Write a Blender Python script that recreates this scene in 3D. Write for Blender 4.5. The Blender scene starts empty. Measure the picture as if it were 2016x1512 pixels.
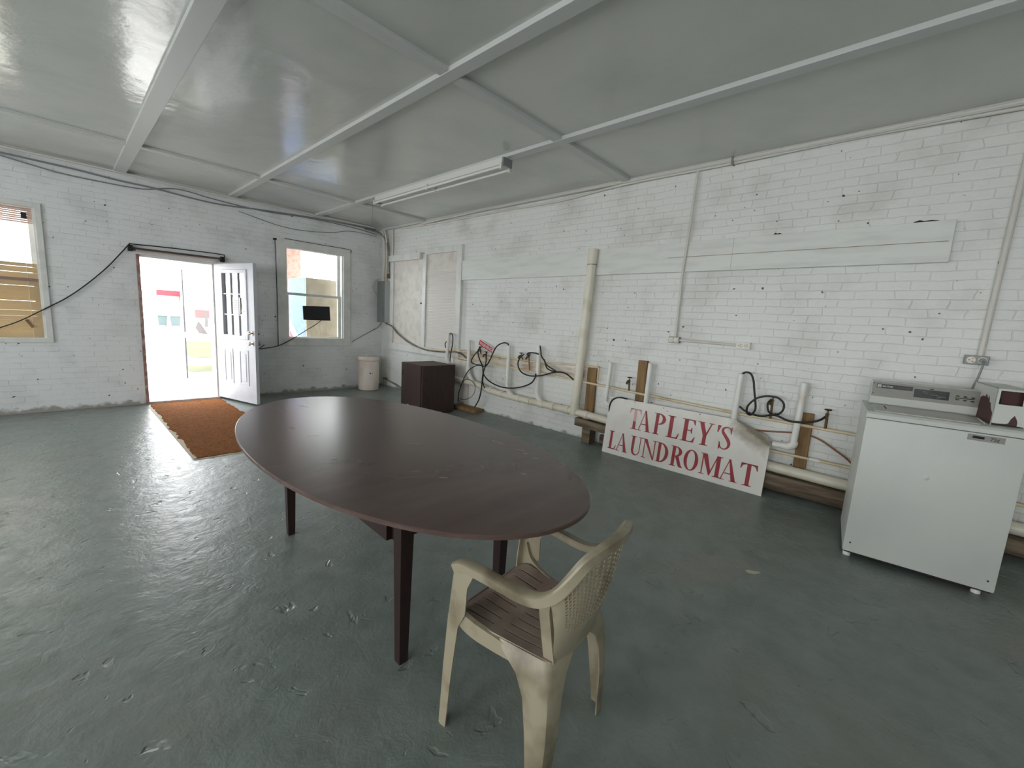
import bpy, bmesh, math, random
from mathutils import Vector, Matrix, Euler
random.seed(7)
S = bpy.context.scene
COL = S.collection
PI = math.pi

# ------------------------------------------------------------------ camera, world, exposure
CAM = Vector((0, 0, 1.40)); FPX = 823.0
EUL = Euler([math.radians(a) for a in (81.5774, -3.3150, -47.0655)], 'XYZ')
cd = bpy.data.cameras.new('camera'); cam = bpy.data.objects.new('camera', cd); COL.objects.link(cam)
cam.location = CAM; cam.rotation_euler = EUL
cd.sensor_width = 36; cd.lens = FPX / 2016 * 36; cd.clip_start = 0.03; cd.clip_end = 400
S.camera = cam
S.view_settings.view_transform = 'Standard'; S.view_settings.look = 'None'
S.view_settings.gamma = 1; S.view_settings.use_curve_mapping = False
S.view_settings.exposure = 0.68
S.cycles.use_denoising = True
S.cycles.diffuse_bounces = 7; S.cycles.max_bounces = 14; S.cycles.transparent_max_bounces = 16
S.cycles.caustics_reflective = False; S.cycles.caustics_refractive = False
wd = bpy.data.worlds.new('overcast_sky'); S.world = wd; wd.use_nodes = True
wn = wd.node_tree; bgn = wn.nodes['Background']
bgn.inputs[0].default_value = (0.97, 0.985, 1.0, 1); bgn.inputs[1].default_value = 7.0

XR, YF, CEIL = 4.30, 7.45, 2.985      # right wall, door wall, ceiling
XL, YB = -4.6, -3.6                   # the unseen left and rear walls

def portal(loc, rot, sx, sy):
    l = bpy.data.lights.new('daylight_portal', 'AREA'); l.shape = 'RECTANGLE'; l.size = sx; l.size_y = sy
    l.cycles.is_portal = True
    o = bpy.data.objects.new('daylight_portal', l); COL.objects.link(o); o.location = loc; o.rotation_euler = rot

# ------------------------------------------------------------------ survey helpers: a sight line met with a real plane
ROT = EUL.to_matrix()
def ray(u, v): return ROT @ Vector(((u - 1008) / FPX, -(v - 756) / FPX, -1.0))
def on(u, v, ax, val):
    d = ray(u, v); return CAM + d * ((val - CAM[ax]) / d[ax])
def R(u, v, off=0.0): return on(u, v, 0, XR - off)       # on the right wall
def W(u, v, off=0.0): return on(u, v, 1, YF - off)       # on the door wall

def sstep(a, b, x):
    t = max(0, min(1, (x - a) / (b - a))); return t * t * (3 - 2 * t)
def floor_z(x): return 0.042 * sstep(3.92, 4.28, x)      # the slab rises to the brick wall

# ------------------------------------------------------------------ mesh helpers
def obj(name, bm, mat, parent=None, smooth=False, loc=None):
    me = bpy.data.meshes.new(name)
    bmesh.ops.recalc_face_normals(bm, faces=bm.faces)
    bm.to_mesh(me); bm.free()
    for m in (mat if isinstance(mat, (list, tuple)) else [mat]): me.materials.append(m)
    if smooth:
        for p in me.polygons: p.use_smooth = True
        try: me.set_sharp_from_angle(angle=math.radians(40))
        except Exception: pass
    o = bpy.data.objects.new(name, me); COL.objects.link(o)
    if parent: o.parent = parent
    if loc is not None: o.location = loc
    return o
def tag(o, label, cat, group=None):
    o['label'] = label; o['category'] = cat
    if group: o['group'] = group
    return o
def thing(name, label, cat, loc=(0, 0, 0), rz=0, group=None):
    o = bpy.data.objects.new(name, None); COL.objects.link(o); o.location = loc; o.rotation_euler = (0, 0, rz)
    return tag(o, label, cat, group)
def struct(o): o['kind'] = 'structure'; return o
def sempty(name, loc=(0, 0, 0), rz=0):
    o = bpy.data.objects.new(name, None); COL.objects.link(o); o.location = loc; o.rotation_euler = (0, 0, rz); return struct(o)
def BM(): return bmesh.new()
def box(bm, a, b, bev=0.0, mi=0):
    a, b = Vector(a), Vector(b)
    lo = Vector([min(a[i], b[i]) for i in range(3)]); hi = Vector([max(a[i], b[i]) for i in range(3)])
    v = [bm.verts.new((x, y, z)) for x in (lo.x, hi.x) for y in (lo.y, hi.y) for z in (lo.z, hi.z)]
    fs = [bm.faces.new([v[i] for i in q]) for q in ((0, 1, 3, 2), (4, 6, 7, 5), (0, 4, 5, 1), (2, 3, 7, 6), (0, 2, 6, 4), (1, 5, 7, 3))]
    for f in fs: f.material_index = mi
    if bev > 0:
        es = list({e for f in fs for e in f.edges})
        r = bmesh.ops.bevel(bm, geom=es, offset=bev, segments=2, profile=0.6, affect='EDGES')
        for f in r['faces']: f.material_index = mi
    return v
def boxo(name, a, b, mat, parent=None, bev=0.0): bm = BM(); box(bm, a, b, bev); return obj(name, bm, mat, parent)
def prism(bm, pts, h, axis=2, base=0.0, mi=0):
    """pts: 2D outline; extruded along axis from base to base+h"""
    def P(p, t):
        if axis == 2: return (p[0], p[1], t)
        if axis == 1: return (p[0], t, p[1])
        return (t, p[0], p[1])
    a = [bm.verts.new(P(p, base)) for p in pts]; b = [bm.verts.new(P(p, base + h)) for p in pts]
    n = len(pts); fs = [bm.faces.new(a[::-1]), bm.faces.new(b)]
    for i in range(n): fs.append(bm.faces.new((a[i], a[(i + 1) % n], b[(i + 1) % n], b[i])))
    for f in fs: f.material_index = mi
    return fs
def cr(pts, n=8):
    """Catmull-Rom through pts"""
    p = [Vector(q) for q in pts]; p = [p[0] * 2 - p[1]] + p + [p[-1] * 2 - p[-2]]; out = []
    for i in range(1, len(p) - 2):
        a, b, c, d = p[i - 1:i + 3]
        for k in range(n):
            t = k / n
            out.append(0.5 * ((2 * b) + (c - a) * t + (2 * a - 5 * b + 4 * c - d) * t * t + (3 * b - a - 3 * c + d) * t ** 3))
    out.append(p[-2]); return out
def tube(bm, pts, r, n=8, cap=True, mi=0):
    pts = [Vector(p) for p in pts]
    rs = r if isinstance(r, (list, tuple)) else [r] * len(pts)
    t0 = (pts[1] - pts[0]).normalized(); up = Vector((0, 0, 1)) if abs(t0.z) < 0.9 else Vector((1, 0, 0))
    nrm = t0.cross(up).normalized(); rings = []
    for i, p in enumerate(pts):
        t = (pts[min(i + 1, len(pts) - 1)] - pts[max(i - 1, 0)]).normalized()
        nrm = (nrm - t * nrm.dot(t)).normalized(); bn = t.cross(nrm)
        rings.append([bm.verts.new(p + (nrm * math.cos(2 * PI * k / n) + bn * math.sin(2 * PI * k / n)) * rs[i]) for k in range(n)])
    fs = []
    for a, b in zip(rings, rings[1:]):
        for k in range(n): fs.append(bm.faces.new((a[k], a[(k + 1) % n], b[(k + 1) % n], b[k])))
    if cap: fs += [bm.faces.new(rings[0][::-1]), bm.faces.new(rings[-1])]
    for f in fs: f.material_index = mi
def tubeo(name, pts, r, mat, parent=None, n=10): bm = BM(); tube(bm, pts, r, n); return obj(name, bm, mat, parent, smooth=True)
def pipe_open(bm, a, b, r, w=0.004, n=20):
    """a pipe from a to b with a hollow end at b"""
    a, b = Vector(a), Vector(b); t = (b - a).normalized()
    tube(bm, [a, b, b, b - t * 0.06], [r, r, r - w, r - w], n)
def lathe(bm, prof, c=(0, 0, 0), n=40, mi=0, close=True):
    rings = [[bm.verts.new((c[0] + r * math.cos(2 * PI * k / n), c[1] + r * math.sin(2 * PI * k / n), c[2] + z)) for k in range(n)] for r, z in prof]
    for a, b in zip(rings, rings[1:]):
        for k in range(n): bm.faces.new((a[k], a[(k + 1) % n], b[(k + 1) % n], b[k])).material_index = mi
    if close: bm.faces.new(rings[0][::-1]).material_index = mi; bm.faces.new(rings[-1]).material_index = mi
def bar(bm, a, b, w, h, up=(0, 0, 1), mi=0, taper=1.0):
    """a rectangular bar from a to b; w across, h along up"""
    a, b = Vector(a), Vector(b); t = (b - a).normalized(); up = Vector(up); s = t.cross(up).normalized(); u = s.cross(t)
    v = []
    for p, k in ((a, 1), (b, taper)):
        for i, j in ((-1, -1), (1, -1), (1, 1), (-1, 1)): v.append(bm.verts.new(p + s * (w / 2 * i * k) + u * (h / 2 * j * k)))
    for q in ((3, 2, 1, 0), (4, 5, 6, 7), (0, 1, 5, 4), (1, 2, 6, 5), (2, 3, 7, 6), (3, 0, 4, 7)): bm.faces.new([v[i] for i in q]).material_index = mi
def text_bm(txt, size, depth=0.0004, bold=0.0):
    """raised lettering in its own XY plane, left-bottom at the origin"""
    c = bpy.data.curves.new('lettering', 'FONT'); c.body = txt; c.size = size; c.extrude = depth; c.offset = bold
    o = bpy.data.objects.new('lettering', c); COL.objects.link(o)
    dg = bpy.context.evaluated_depsgraph_get(); me = bpy.data.meshes.new_from_object(o.evaluated_get(dg))
    bm = BM(); bm.from_mesh(me); bpy.data.meshes.remove(me); bpy.data.objects.remove(o); bpy.data.curves.remove(c)
    return bm

# ------------------------------------------------------------------ materials
def lin(c):
    return tuple((x / 12.92 if x <= 0.04045 else ((x + 0.055) / 1.055) ** 2.4) for x in [q / 255 for q in c]) + (1,)
def mat(name, rgb, rough=0.5, metal=0.0, spec=0.5, n2=None, nscale=8, nlo=0.45, nhi=0.7, bump=None, coat=0, stretch=None):
    """plain painted/wood/plastic material: two tones mixed by noise, optional noise bump (scale, strength, distance)"""
    m = bpy.data.materials.new(name); m.use_nodes = True; nt = m.node_tree; N = nt.nodes; L = nt.links
    b = N['Principled BSDF']; b.inputs['Base Color'].default_value = lin(rgb); b.inputs['Roughness'].default_value = rough
    b.inputs['Metallic'].default_value = metal; b.inputs['Specular IOR Level'].default_value = spec; b.inputs['Coat Weight'].default_value = coat
    tc = N.new('ShaderNodeTexCoord'); vec = tc.outputs['Object']
    if stretch:
        mp = N.new('ShaderNodeMapping'); mp.inputs['Scale'].default_value = stretch; L.new(vec, mp.inputs[0]); vec = mp.outputs[0]
    if n2:
        ns = N.new('ShaderNodeTexNoise'); ns.inputs['Scale'].default_value = nscale; ns.inputs['Detail'].default_value = 6; L.new(vec, ns.inputs['Vector'])
        rp = N.new('ShaderNodeMapRange'); rp.inputs[1].default_value = nlo; rp.inputs[2].default_value = nhi; L.new(ns.outputs[0], rp.inputs[0])
        mx = N.new('ShaderNodeMix'); mx.data_type = 'RGBA'; mx.inputs[6].default_value = lin(rgb); mx.inputs[7].default_value = lin(n2)
        L.new(rp.outputs[0], mx.inputs[0]); L.new(mx.outputs[2], b.inputs['Base Color'])
    if bump:
        nb = N.new('ShaderNodeTexNoise'); nb.inputs['Scale'].default_value = bump[0]; nb.inputs['Detail'].default_value = 5; L.new(vec, nb.inputs['Vector'])
        bu = N.new('ShaderNodeBump'); bu.inputs['Strength'].default_value = bump[1]; bu.inputs['Distance'].default_value = bump[2]
        L.new(nb.outputs[0], bu.inputs['Height']); L.new(bu.outputs[0], b.inputs['Normal'])
    return m
def glass(name, tint=(0.9, 0.93, 0.93), gloss=0.08, rough=0.0):
    m = bpy.data.materials.new(name); m.use_nodes = True; nt = m.node_tree; N = nt.nodes; L = nt.links
    N.remove(N['Principled BSDF']); out = N['Material Output']
    t = N.new('ShaderNodeBsdfTransparent'); t.inputs[0].default_value = (*tint, 1)
    g = N.new('ShaderNodeBsdfGlossy'); g.inputs['Roughness'].default_value = rough
    f = N.new('ShaderNodeLayerWeight'); pw = N.new('ShaderNodeMath'); pw.operation = 'POWER'; pw.inputs[1].default_value = 5; L.new(f.outputs['Facing'], pw.inputs[0])
    ad = N.new('ShaderNodeMath'); ad.operation = 'MULTIPLY_ADD'; ad.inputs[1].default_value = 0.6; ad.inputs[2].default_value = gloss; L.new(pw.outputs[0], ad.inputs[0])
    x = N.new('ShaderNodeMixShader'); L.new(ad.outputs[0], x.inputs[0]); L.new(t.outputs[0], x.inputs[1]); L.new(g.outputs[0], x.inputs[2]); L.new(x.outputs[0], out.inputs[0])
    return m

def brick_mat(name, plane, paint=(226, 228, 226), worn=(196, 196, 192), rough=0.42, depth=0.006, strength=0.7, chips=0.5):
    """painted brick: real courses of 203 x 67 mm; plane 'xz' or 'yz' picks the wall's own axes"""
    m = bpy.data.materials.new(name); m.use_nodes = True; nt = m.node_tree; N = nt.nodes; L = nt.links; b = N['Principled BSDF']
    tc = N.new('ShaderNodeTexCoord'); sp = N.new('ShaderNodeSeparateXYZ'); L.new(tc.outputs['Object'], sp.inputs[0])
    cb = N.new('ShaderNodeCombineXYZ'); L.new(sp.outputs['X' if plane == 'xz' else 'Y'], cb.inputs[0]); L.new(sp.outputs['Z'], cb.inputs[1])
    dn = N.new('ShaderNodeTexNoise'); dn.inputs['Scale'].default_value = 4.5; dn.inputs['Detail'].default_value = 4; L.new(cb.outputs[0], dn.inputs['Vector'])
    sb = N.new('ShaderNodeVectorMath'); sb.operation = 'SUBTRACT'; sb.inputs[1].default_value = (0.5, 0.5, 0.5); L.new(dn.outputs['Color'], sb.inputs[0])
    sc = N.new('ShaderNodeVectorMath'); sc.operation = 'MULTIPLY'; sc.inputs[1].default_value = (0.10, 0.026, 0); L.new(sb.outputs[0], sc.inputs[0])
    av = N.new('ShaderNodeVectorMath'); av.operation = 'ADD'; L.new(cb.outputs[0], av.inputs[0]); L.new(sc.outputs[0], av.inputs[1])
    br = N.new('ShaderNodeTexBrick'); br.inputs['Scale'].default_value = 1; br.inputs['Brick Width'].default_value = 0.208; br.inputs['Row Height'].default_value = 0.0667
    br.inputs['Mortar Size'].default_value = 0.0038; br.inputs['Mortar Smooth'].default_value = 0.6; br.inputs['Bias'].default_value = 0
    br.inputs['Color1'].default_value = (0.2, 0.2, 0.2, 1); br.inputs['Color2'].default_value = (0.9, 0.9, 0.9, 1)
    L.new(av.outputs[0], br.inputs['Vector'])
    fine = N.new('ShaderNodeTexNoise'); fine.inputs['Scale'].default_value = 38; fine.inputs['Detail'].default_value = 4; L.new(cb.outputs[0], fine.inputs['Vector'])
    wide = N.new('ShaderNodeTexNoise'); wide.inputs['Scale'].default_value = 2.3; wide.inputs['Detail'].default_value = 5; L.new(cb.outputs[0], wide.inputs['Vector'])
    # joints fill with paint in places
    fill = N.new('ShaderNodeMapRange'); fill.inputs[1].default_value = 0.36; fill.inputs[2].default_value = 0.58; fill.inputs[3].default_value = 0.25; L.new(wide.outputs[0], fill.inputs[0])
    mo = N.new('ShaderNodeMath'); mo.operation = 'MULTIPLY'; L.new(br.outputs['Fac'], mo.inputs[0]); L.new(fill.outputs[0], mo.inputs[1])
    h1 = N.new('ShaderNodeMath'); h1.operation = 'MULTIPLY_ADD'; h1.inputs[1].default_value = -1.0; L.new(mo.outputs[0], h1.inputs[0])
    fs = N.new('ShaderNodeMath'); fs.operation = 'MULTIPLY'; fs.inputs[1].default_value = 0.8; L.new(fine.outputs[0], fs.inputs[0]); L.new(fs.outputs[0], h1.inputs[2])
    sepb = N.new('ShaderNodeSeparateColor'); L.new(br.outputs['Color'], sepb.inputs[0])
    h2 = N.new('ShaderNodeMath'); h2.operation = 'MULTIPLY_ADD'; h2.inputs[1].default_value = 0.35; L.new(sepb.outputs[0], h2.inputs[0]); L.new(h1.outputs[0], h2.inputs[2])
    bu = N.new('ShaderNodeBump'); bu.inputs['Strength'].default_value = strength; bu.inputs['Distance'].default_value = depth
    L.new(h2.outputs[0], bu.inputs['Height']); L.new(bu.outputs[0], b.inputs['Normal'])
    mx = N.new('ShaderNodeMix'); mx.data_type = 'RGBA'; mx.inputs[6].default_value = lin(paint); mx.inputs[7].default_value = lin(worn)
    wr = N.new('ShaderNodeMapRange'); wr.inputs[1].default_value = 0.5; wr.inputs[2].default_value = 0.75; L.new(wide.outputs[0], wr.inputs[0]); L.new(wr.outputs[0], mx.inputs[0])
    # open, dirty joints
    jn = N.new('ShaderNodeTexNoise'); jn.inputs['Scale'].default_value = 9; jn.inputs['Detail'].default_value = 4; L.new(cb.outputs[0], jn.inputs['Vector'])
    jr = N.new('ShaderNodeMapRange'); jr.inputs[1].default_value = 0.5; jr.inputs[2].default_value = 0.68; L.new(jn.outputs[0], jr.inputs[0])
    jm = N.new('ShaderNodeMath'); jm.operation = 'MULTIPLY'; L.new(jr.outputs[0], jm.inputs[0]); L.new(br.outputs['Fac'], jm.inputs[1])
    js = N.new('ShaderNodeMath'); js.operation = 'MULTIPLY'; js.inputs[1].default_value = chips; L.new(jm.outputs[0], js.inputs[0])
    m2 = N.new('ShaderNodeMix'); m2.data_type = 'RGBA'; m2.inputs[7].default_value = lin((92, 86, 80)); L.new(mx.outputs[2], m2.inputs[6]); L.new(js.outputs[0], m2.inputs[0])
    # small chipped specks
    vo = N.new('ShaderNodeTexNoise'); vo.inputs['Scale'].default_value = 21; vo.inputs['Detail'].default_value = 1; L.new(cb.outputs[0], vo.inputs['Vector'])
    vr = N.new('ShaderNodeMapRange'); vr.inputs[1].default_value = 0.745; vr.inputs[2].default_value = 0.77; L.new(vo.outputs[0], vr.inputs[0])
    m3 = N.new('ShaderNodeMix'); m3.data_type = 'RGBA'; m3.inputs[7].default_value = lin((70, 62, 58)); L.new(m2.outputs[2], m3.inputs[6]); L.new(vr.outputs[0], m3.inputs[0])
    # flaked plinth with grime by the floor (wear with ragged edge)
    zz = N.new('ShaderNodeMath'); zz.operation = 'MULTIPLY_ADD'; zz.inputs[1].default_value = -5.5; zz.inputs[2].default_value = 0.98; L.new(sp.outputs['Z'], zz.inputs[0])
    za = N.new('ShaderNodeMath'); za.operation = 'ADD'; L.new(zz.outputs[0], za.inputs[0]); L.new(jn.outputs[0], za.inputs[1])
    zr = N.new('ShaderNodeMapRange'); zr.inputs[1].default_value = 1.12; zr.inputs[2].default_value = 1.32; zr.inputs[4].default_value = 0.75; L.new(za.outputs[0], zr.inputs[0])
    m4 = N.new('ShaderNodeMix'); m4.data_type = 'RGBA'; m4.inputs[7].default_value = lin((128, 118, 106)); L.new(m3.outputs[2], m4.inputs[6]); L.new(zr.outputs[0], m4.inputs[0])
    L.new(m4.outputs[2], b.inputs['Base Color'])
    b.inputs['Roughness'].default_value = rough
    return m

def floor_mat():
    m = bpy.data.materials.new('painted_concrete'); m.use_nodes = True; nt = m.node_tree; N = nt.nodes; L = nt.links; b = N['Principled BSDF']
    tc = N.new('ShaderNodeTexCoord'); vec = tc.outputs['Object']
    def noise(sc, det=5, rough=0.55, dist=0):
        n = N.new('ShaderNodeTexNoise'); n.inputs['Scale'].default_value = sc; n.inputs['Detail'].default_value = det; n.inputs['Roughness'].default_value = rough; n.inputs['Distortion'].default_value = dist
        L.new(vec, n.inputs['Vector']); return n
    def rng(src, a, b2, c=0, d=1):
        r = N.new('ShaderNodeMapRange'); r.inputs[1].default_value = a; r.inputs[2].default_value = b2; r.inputs[3].default_value = c; r.inputs[4].default_value = d; L.new(src, r.inputs[0]); return r
    def math2(op, a, bb):
        k = N.new('ShaderNodeMath'); k.operation = op
        for i, s in enumerate((a, bb)):
            if isinstance(s, (int, float)): k.inputs[i].default_value = s
            else: L.new(s, k.inputs[i])
        return k.outputs[0]
    big = noise(0.9, 4); mid = noise(6, 6); fine = noise(55, 4); swirl = noise(11, 5, 0.6, 1.2)
    pitn = noise(7.5, 3, 0.5, 0.6); pits = rng(pitn.outputs[0], 0.655, 0.70)
    p2 = noise(23, 2, 0.5, 0.4); pits2 = rng(p2.outputs[0], 0.70, 0.75)
    h = math2('ADD', math2('MULTIPLY', mid.outputs[0], 0.9), math2('MULTIPLY', swirl.outputs[0], 0.55))
    h = math2('ADD', h, math2('MULTIPLY', fine.outputs[0], 0.16))
    h = math2('SUBTRACT', h, math2('MULTIPLY', pits.outputs[0], 0.6))
    h = math2('SUBTRACT', h, math2('MULTIPLY', pits2.outputs[0], 0.28))
    bu = N.new('ShaderNodeBump'); bu.inputs['Strength'].default_value = 0.62; bu.inputs['Distance'].default_value = 0.010
    L.new(h, bu.inputs['Height']); L.new(bu.outputs[0], b.inputs['Normal'])
    mx = N.new('ShaderNodeMix'); mx.data_type = 'RGBA'; mx.inputs[6].default_value = lin((124, 133, 129)); mx.inputs[7].default_value = lin((112, 121, 115))
    L.new(rng(mid.outputs[0], 0.4, 0.65).outputs[0], mx.inputs[0])
    m2 = N.new('ShaderNodeMix'); m2.data_type = 'RGBA'; m2.inputs[7].default_value = lin((124, 122, 117)); L.new(mx.outputs[2], m2.inputs[6]); L.new(rng(big.outputs[0], 0.5, 0.72, 0, 0.7).outputs[0], m2.inputs[0])
    # a worn patch with a chip of bare concrete in front of the washer
    def patch(cx, cy, rx, ry, ang, jag):
        mp = N.new('ShaderNodeMapping'); mp.vector_type = 'TEXTURE'; mp.inputs['Location'].default_value = (cx, cy, 0); mp.inputs['Rotation'].default_value = (0, 0, ang); mp.inputs['Scale'].default_value = (rx, ry, 1)
        L.new(vec, mp.inputs[0]); ln = N.new('ShaderNodeVectorMath'); ln.operation = 'LENGTH'; L.new(mp.outputs[0], ln.inputs[0])
        return math2('ADD', ln.outputs['Value'], math2('MULTIPLY', math2('SUBTRACT', swirl.outputs[0], 0.5), jag))
    pa = rng(patch(2.55, 0.66, 0.42, 0.2, -0.5, 2.0), 1.0, 0.4, 0, 0.55)
    m3 = N.new('ShaderNodeMix'); m3.data_type = 'RGBA'; m3.inputs[7].default_value = lin((138, 134, 127)); L.new(m2.outputs[2], m3.inputs[6]); L.new(pa.outputs[0], m3.inputs[0])
    src = m3
    for (cx, cy, rx, ry, an) in ((2.74, 0.46, 0.055, 0.02, -0.9), (2.05, -0.82, 0.04, 0.01, -0.9), (1.18, 0.14, 0.05, 0.012, 0.2), (0.98, -0.02, 0.03, 0.008, 0.3)):
        q = rng(patch(cx, cy, rx, ry, an, 2.2), 1.0, 0.85)
        mm = N.new('ShaderNodeMix'); mm.data_type = 'RGBA'; mm.inputs[7].default_value = lin((196, 188, 170)); L.new(src.outputs[2], mm.inputs[6]); L.new(q.outputs[0], mm.inputs[0]); src = mm
    L.new(src.outputs[2], b.inputs['Base Color'])
    rr = rng(swirl.outputs[0], 0.3, 0.7, 0.27, 0.42); L.new(rr.outputs[0], b.inputs['Roughness'])
    b.inputs['Specular IOR Level'].default_value = 0.5
    return m

M = {}
M['floor'] = floor_mat()
M['brick_x'] = brick_mat('white_painted_brick_door_wall', 'xz', (228, 230, 231), (208, 210, 210), 0.5, 0.004, 0.6, 0.3)
M['brick_y'] = brick_mat('white_painted_brick_side_wall', 'yz', (228, 229, 226), (208, 206, 202), 0.40, 0.0055, 0.62, 0.12)
M['ceiling'] = mat('grey_gloss_ceiling_paint', (204, 206, 201), 0.17, n2=(194, 198, 193), nscale=1.6, bump=(3.6, 0.34, 0.022))
M['batten'] = mat('pale_ceiling_batten_paint', (198, 200, 198), 0.45, bump=(20, 0.15, 0.003))
M['trim'] = mat('white_wood_trim_paint', (224, 224, 221), 0.4, n2=(208, 208, 205), nscale=6, bump=(30, 0.15, 0.002))
M['plain_white'] = mat('white_board_paint', (226, 228, 224), 0.42, n2=(214, 215, 211), nscale=3, bump=(24, 0.15, 0.002), stretch=(6, 1, 6))
M['pvc'] = mat('cream_plastic_pipe', (226, 220, 204), 0.35, n2=(200, 186, 160), nscale=4, nlo=0.55, nhi=0.8)
M['pvc_white'] = mat('white_plastic_pipe', (232, 231, 226), 0.33, n2=(208, 198, 178), nscale=5, nlo=0.58, nhi=0.8)
M['cpvc'] = mat('yellowed_supply_pipe', (222, 206, 172), 0.38, n2=(186, 160, 120), nscale=6, nlo=0.5, nhi=0.75)
M['copper'] = mat('dull_copper', (150, 98, 70), 0.45, 0.4, n2=(128, 92, 76), nscale=9)
M['brass'] = mat('aged_brass', (120, 98, 66), 0.4, 0.8)
M['wood'] = mat('weathered_lumber', (148, 116, 74), 0.7, n2=(104, 80, 52), nscale=5, nlo=0.35, nhi=0.7, bump=(18, 0.4, 0.004), stretch=(6, 6, 0.8))
M['wood_dark'] = mat('dirty_lumber', (134, 118, 98), 0.8, n2=(84, 70, 56), nscale=4, nlo=0.35, nhi=0.65, bump=(18, 0.4, 0.004), stretch=(6, 0.8, 6))
M['white_wood'] = mat('stained_white_lumber', (214, 206, 194), 0.55, n2=(186, 160, 142), nscale=5, nlo=0.5, nhi=0.7, stretch=(4, 1, 4))
M['table'] = mat('dark_brown_laminate', (82, 63, 58), 0.26, n2=(94, 75, 69), nscale=2.2, nlo=0.4, nhi=0.7, bump=(60, 0.05, 0.001), stretch=(3, 1, 1))
M['table_leg'] = mat('dark_stained_wood', (44, 25, 24), 0.42, n2=(34, 20, 20), nscale=12, stretch=(8, 8, 1))
M['cab'] = mat('dark_walnut_veneer', (62, 44, 42), 0.5, n2=(48, 33, 33), nscale=14, stretch=(6, 6, 0.5))
M['cab_top'] = mat('pale_walnut_top', (92, 76, 66), 0.6, n2=(72, 58, 50), nscale=6)  # lighter tone than the cabinet sides
M['black'] = mat('black_rubber', (24, 23, 23), 0.5)
M['black_matte'] = mat('black_card', (36, 37, 42), 0.7)
M['grey_metal'] = mat('grey_box_enamel', (134, 138, 138), 0.45, 0.2)
M['galv'] = mat('galvanised_steel', (150, 148, 144), 0.4, 0.7, n2=(128, 126, 122), nscale=20)
M['cable_grey'] = mat('grey_cable_sheath', (132, 134, 136), 0.55)
M['conduit'] = mat('white_painted_conduit', (214, 210, 203), 0.42)
M['outlet_face'] = mat('ivory_plastic', (224, 218, 200), 0.35)
M['dark_slot'] = mat('dark_recess', (26, 24, 22), 0.7)
M['enamel'] = mat('white_appliance_enamel', (202, 204, 199), 0.42, bump=(240, 0.05, 0.0006), n2=(197, 199, 195), nscale=3)
M['enamel_in'] = mat('greyed_enamel_top', (196, 194, 188), 0.32, n2=(184, 178, 168), nscale=5)
M['steel'] = mat('brushed_console_steel', (142, 140, 135), 0.5, 0.3, n2=(130, 128, 123), nscale=30, stretch=(1, 1, 30))
M['panel_black'] = mat('black_glass_panel', (14, 15, 16), 0.15)
M['rust'] = mat('bare_rusty_brown_steel', (78, 44, 40), 0.65, n2=(60, 34, 32), nscale=14)
M['white_ink'] = mat('white_print', (216, 216, 214), 0.5)
M['grey_ink'] = mat('grey_print', (128, 128, 124), 0.5)
M['sign'] = mat('weathered_white_aluminium_sign', (228, 225, 218), 0.36, n2=(212, 206, 194), nscale=3, nlo=0.5, nhi=0.75)
def add_grime(m, loc, scl, col, nscale=7):
    """a ragged dirt stain around loc, in the object's own axes"""
    nt = m.node_tree; N = nt.nodes; L = nt.links; b = N['Principled BSDF']; old = b.inputs['Base Color'].links[0].from_socket
    tc = N.new('ShaderNodeTexCoord'); mp = N.new('ShaderNodeMapping'); mp.vector_type = 'TEXTURE'; mp.inputs['Location'].default_value = loc; mp.inputs['Rotation'].default_value = (0, 0.55, 0); mp.inputs['Scale'].default_value = scl
    L.new(tc.outputs['Object'], mp.inputs[0]); ln = N.new('ShaderNodeVectorMath'); ln.operation = 'LENGTH'; L.new(mp.outputs[0], ln.inputs[0])
    ns = N.new('ShaderNodeTexNoise'); ns.inputs['Scale'].default_value = nscale; ns.inputs['Detail'].default_value = 6; L.new(tc.outputs['Object'], ns.inputs['Vector'])
    ma = N.new('ShaderNodeMath'); ma.operation = 'MULTIPLY_ADD'; ma.inputs[1].default_value = 2.4; L.new(ns.outputs[0], ma.inputs[0]); L.new(ln.outputs['Value'], ma.inputs[2])
    rp = N.new('ShaderNodeMapRange'); rp.inputs[1].default_value = 2.35; rp.inputs[2].default_value = 1.5; rp.inputs[4].default_value = 0.8; L.new(ma.outputs[0], rp.inputs[0])
    mx = N.new('ShaderNodeMix'); mx.data_type = 'RGBA'; mx.inputs[7].default_value = lin(col); L.new(old, mx.inputs[6]); L.new(rp.outputs[0], mx.inputs[0]); L.new(mx.outputs[2], b.inputs['Base Color'])
add_grime(M['sign'], (1.45, 0.02, 0.50), (0.26, 0.5, 0.09), (138, 126, 104))
M['sign_red'] = mat('dark_red_vinyl', (158, 34, 46), 0.4, n2=(146, 30, 44), nscale=10)
M['sign_fade'] = mat('peeled_pink_vinyl', (222, 168, 164), 0.45)
M['warn_red'] = mat('red_sign_paint', (196, 34, 52), 0.4)
M['grime'] = mat('brown_grime', (150, 138, 116), 0.8, n2=(176, 166, 148), nscale=9)
M['rug'] = mat('orange_brown_coir', (156, 100, 54), 0.95, spec=0.1, n2=(100, 60, 30), nscale=42, nlo=0.4, nhi=0.68, bump=(120, 1.0, 0.008), stretch=(1, 3, 1))
M['rug_edge'] = mat('pale_rug_backing', (206, 196, 178), 0.9)
M['chair'] = mat('dirty_cream_plastic', (156, 147, 125), 0.42, n2=(92, 80, 60), nscale=7, nlo=0.48, nhi=0.76, bump=(40, 0.1, 0.002))
M['chair_seat'] = mat('grimy_cream_plastic', (176, 160, 146), 0.5, n2=(132, 114, 104), nscale=6, nlo=0.35, nhi=0.65, bump=(40, 0.12, 0.002))
M['bin'] = mat('cream_drum_plastic', (222, 210, 200), 0.5, n2=(204, 186, 172), nscale=4)
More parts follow.
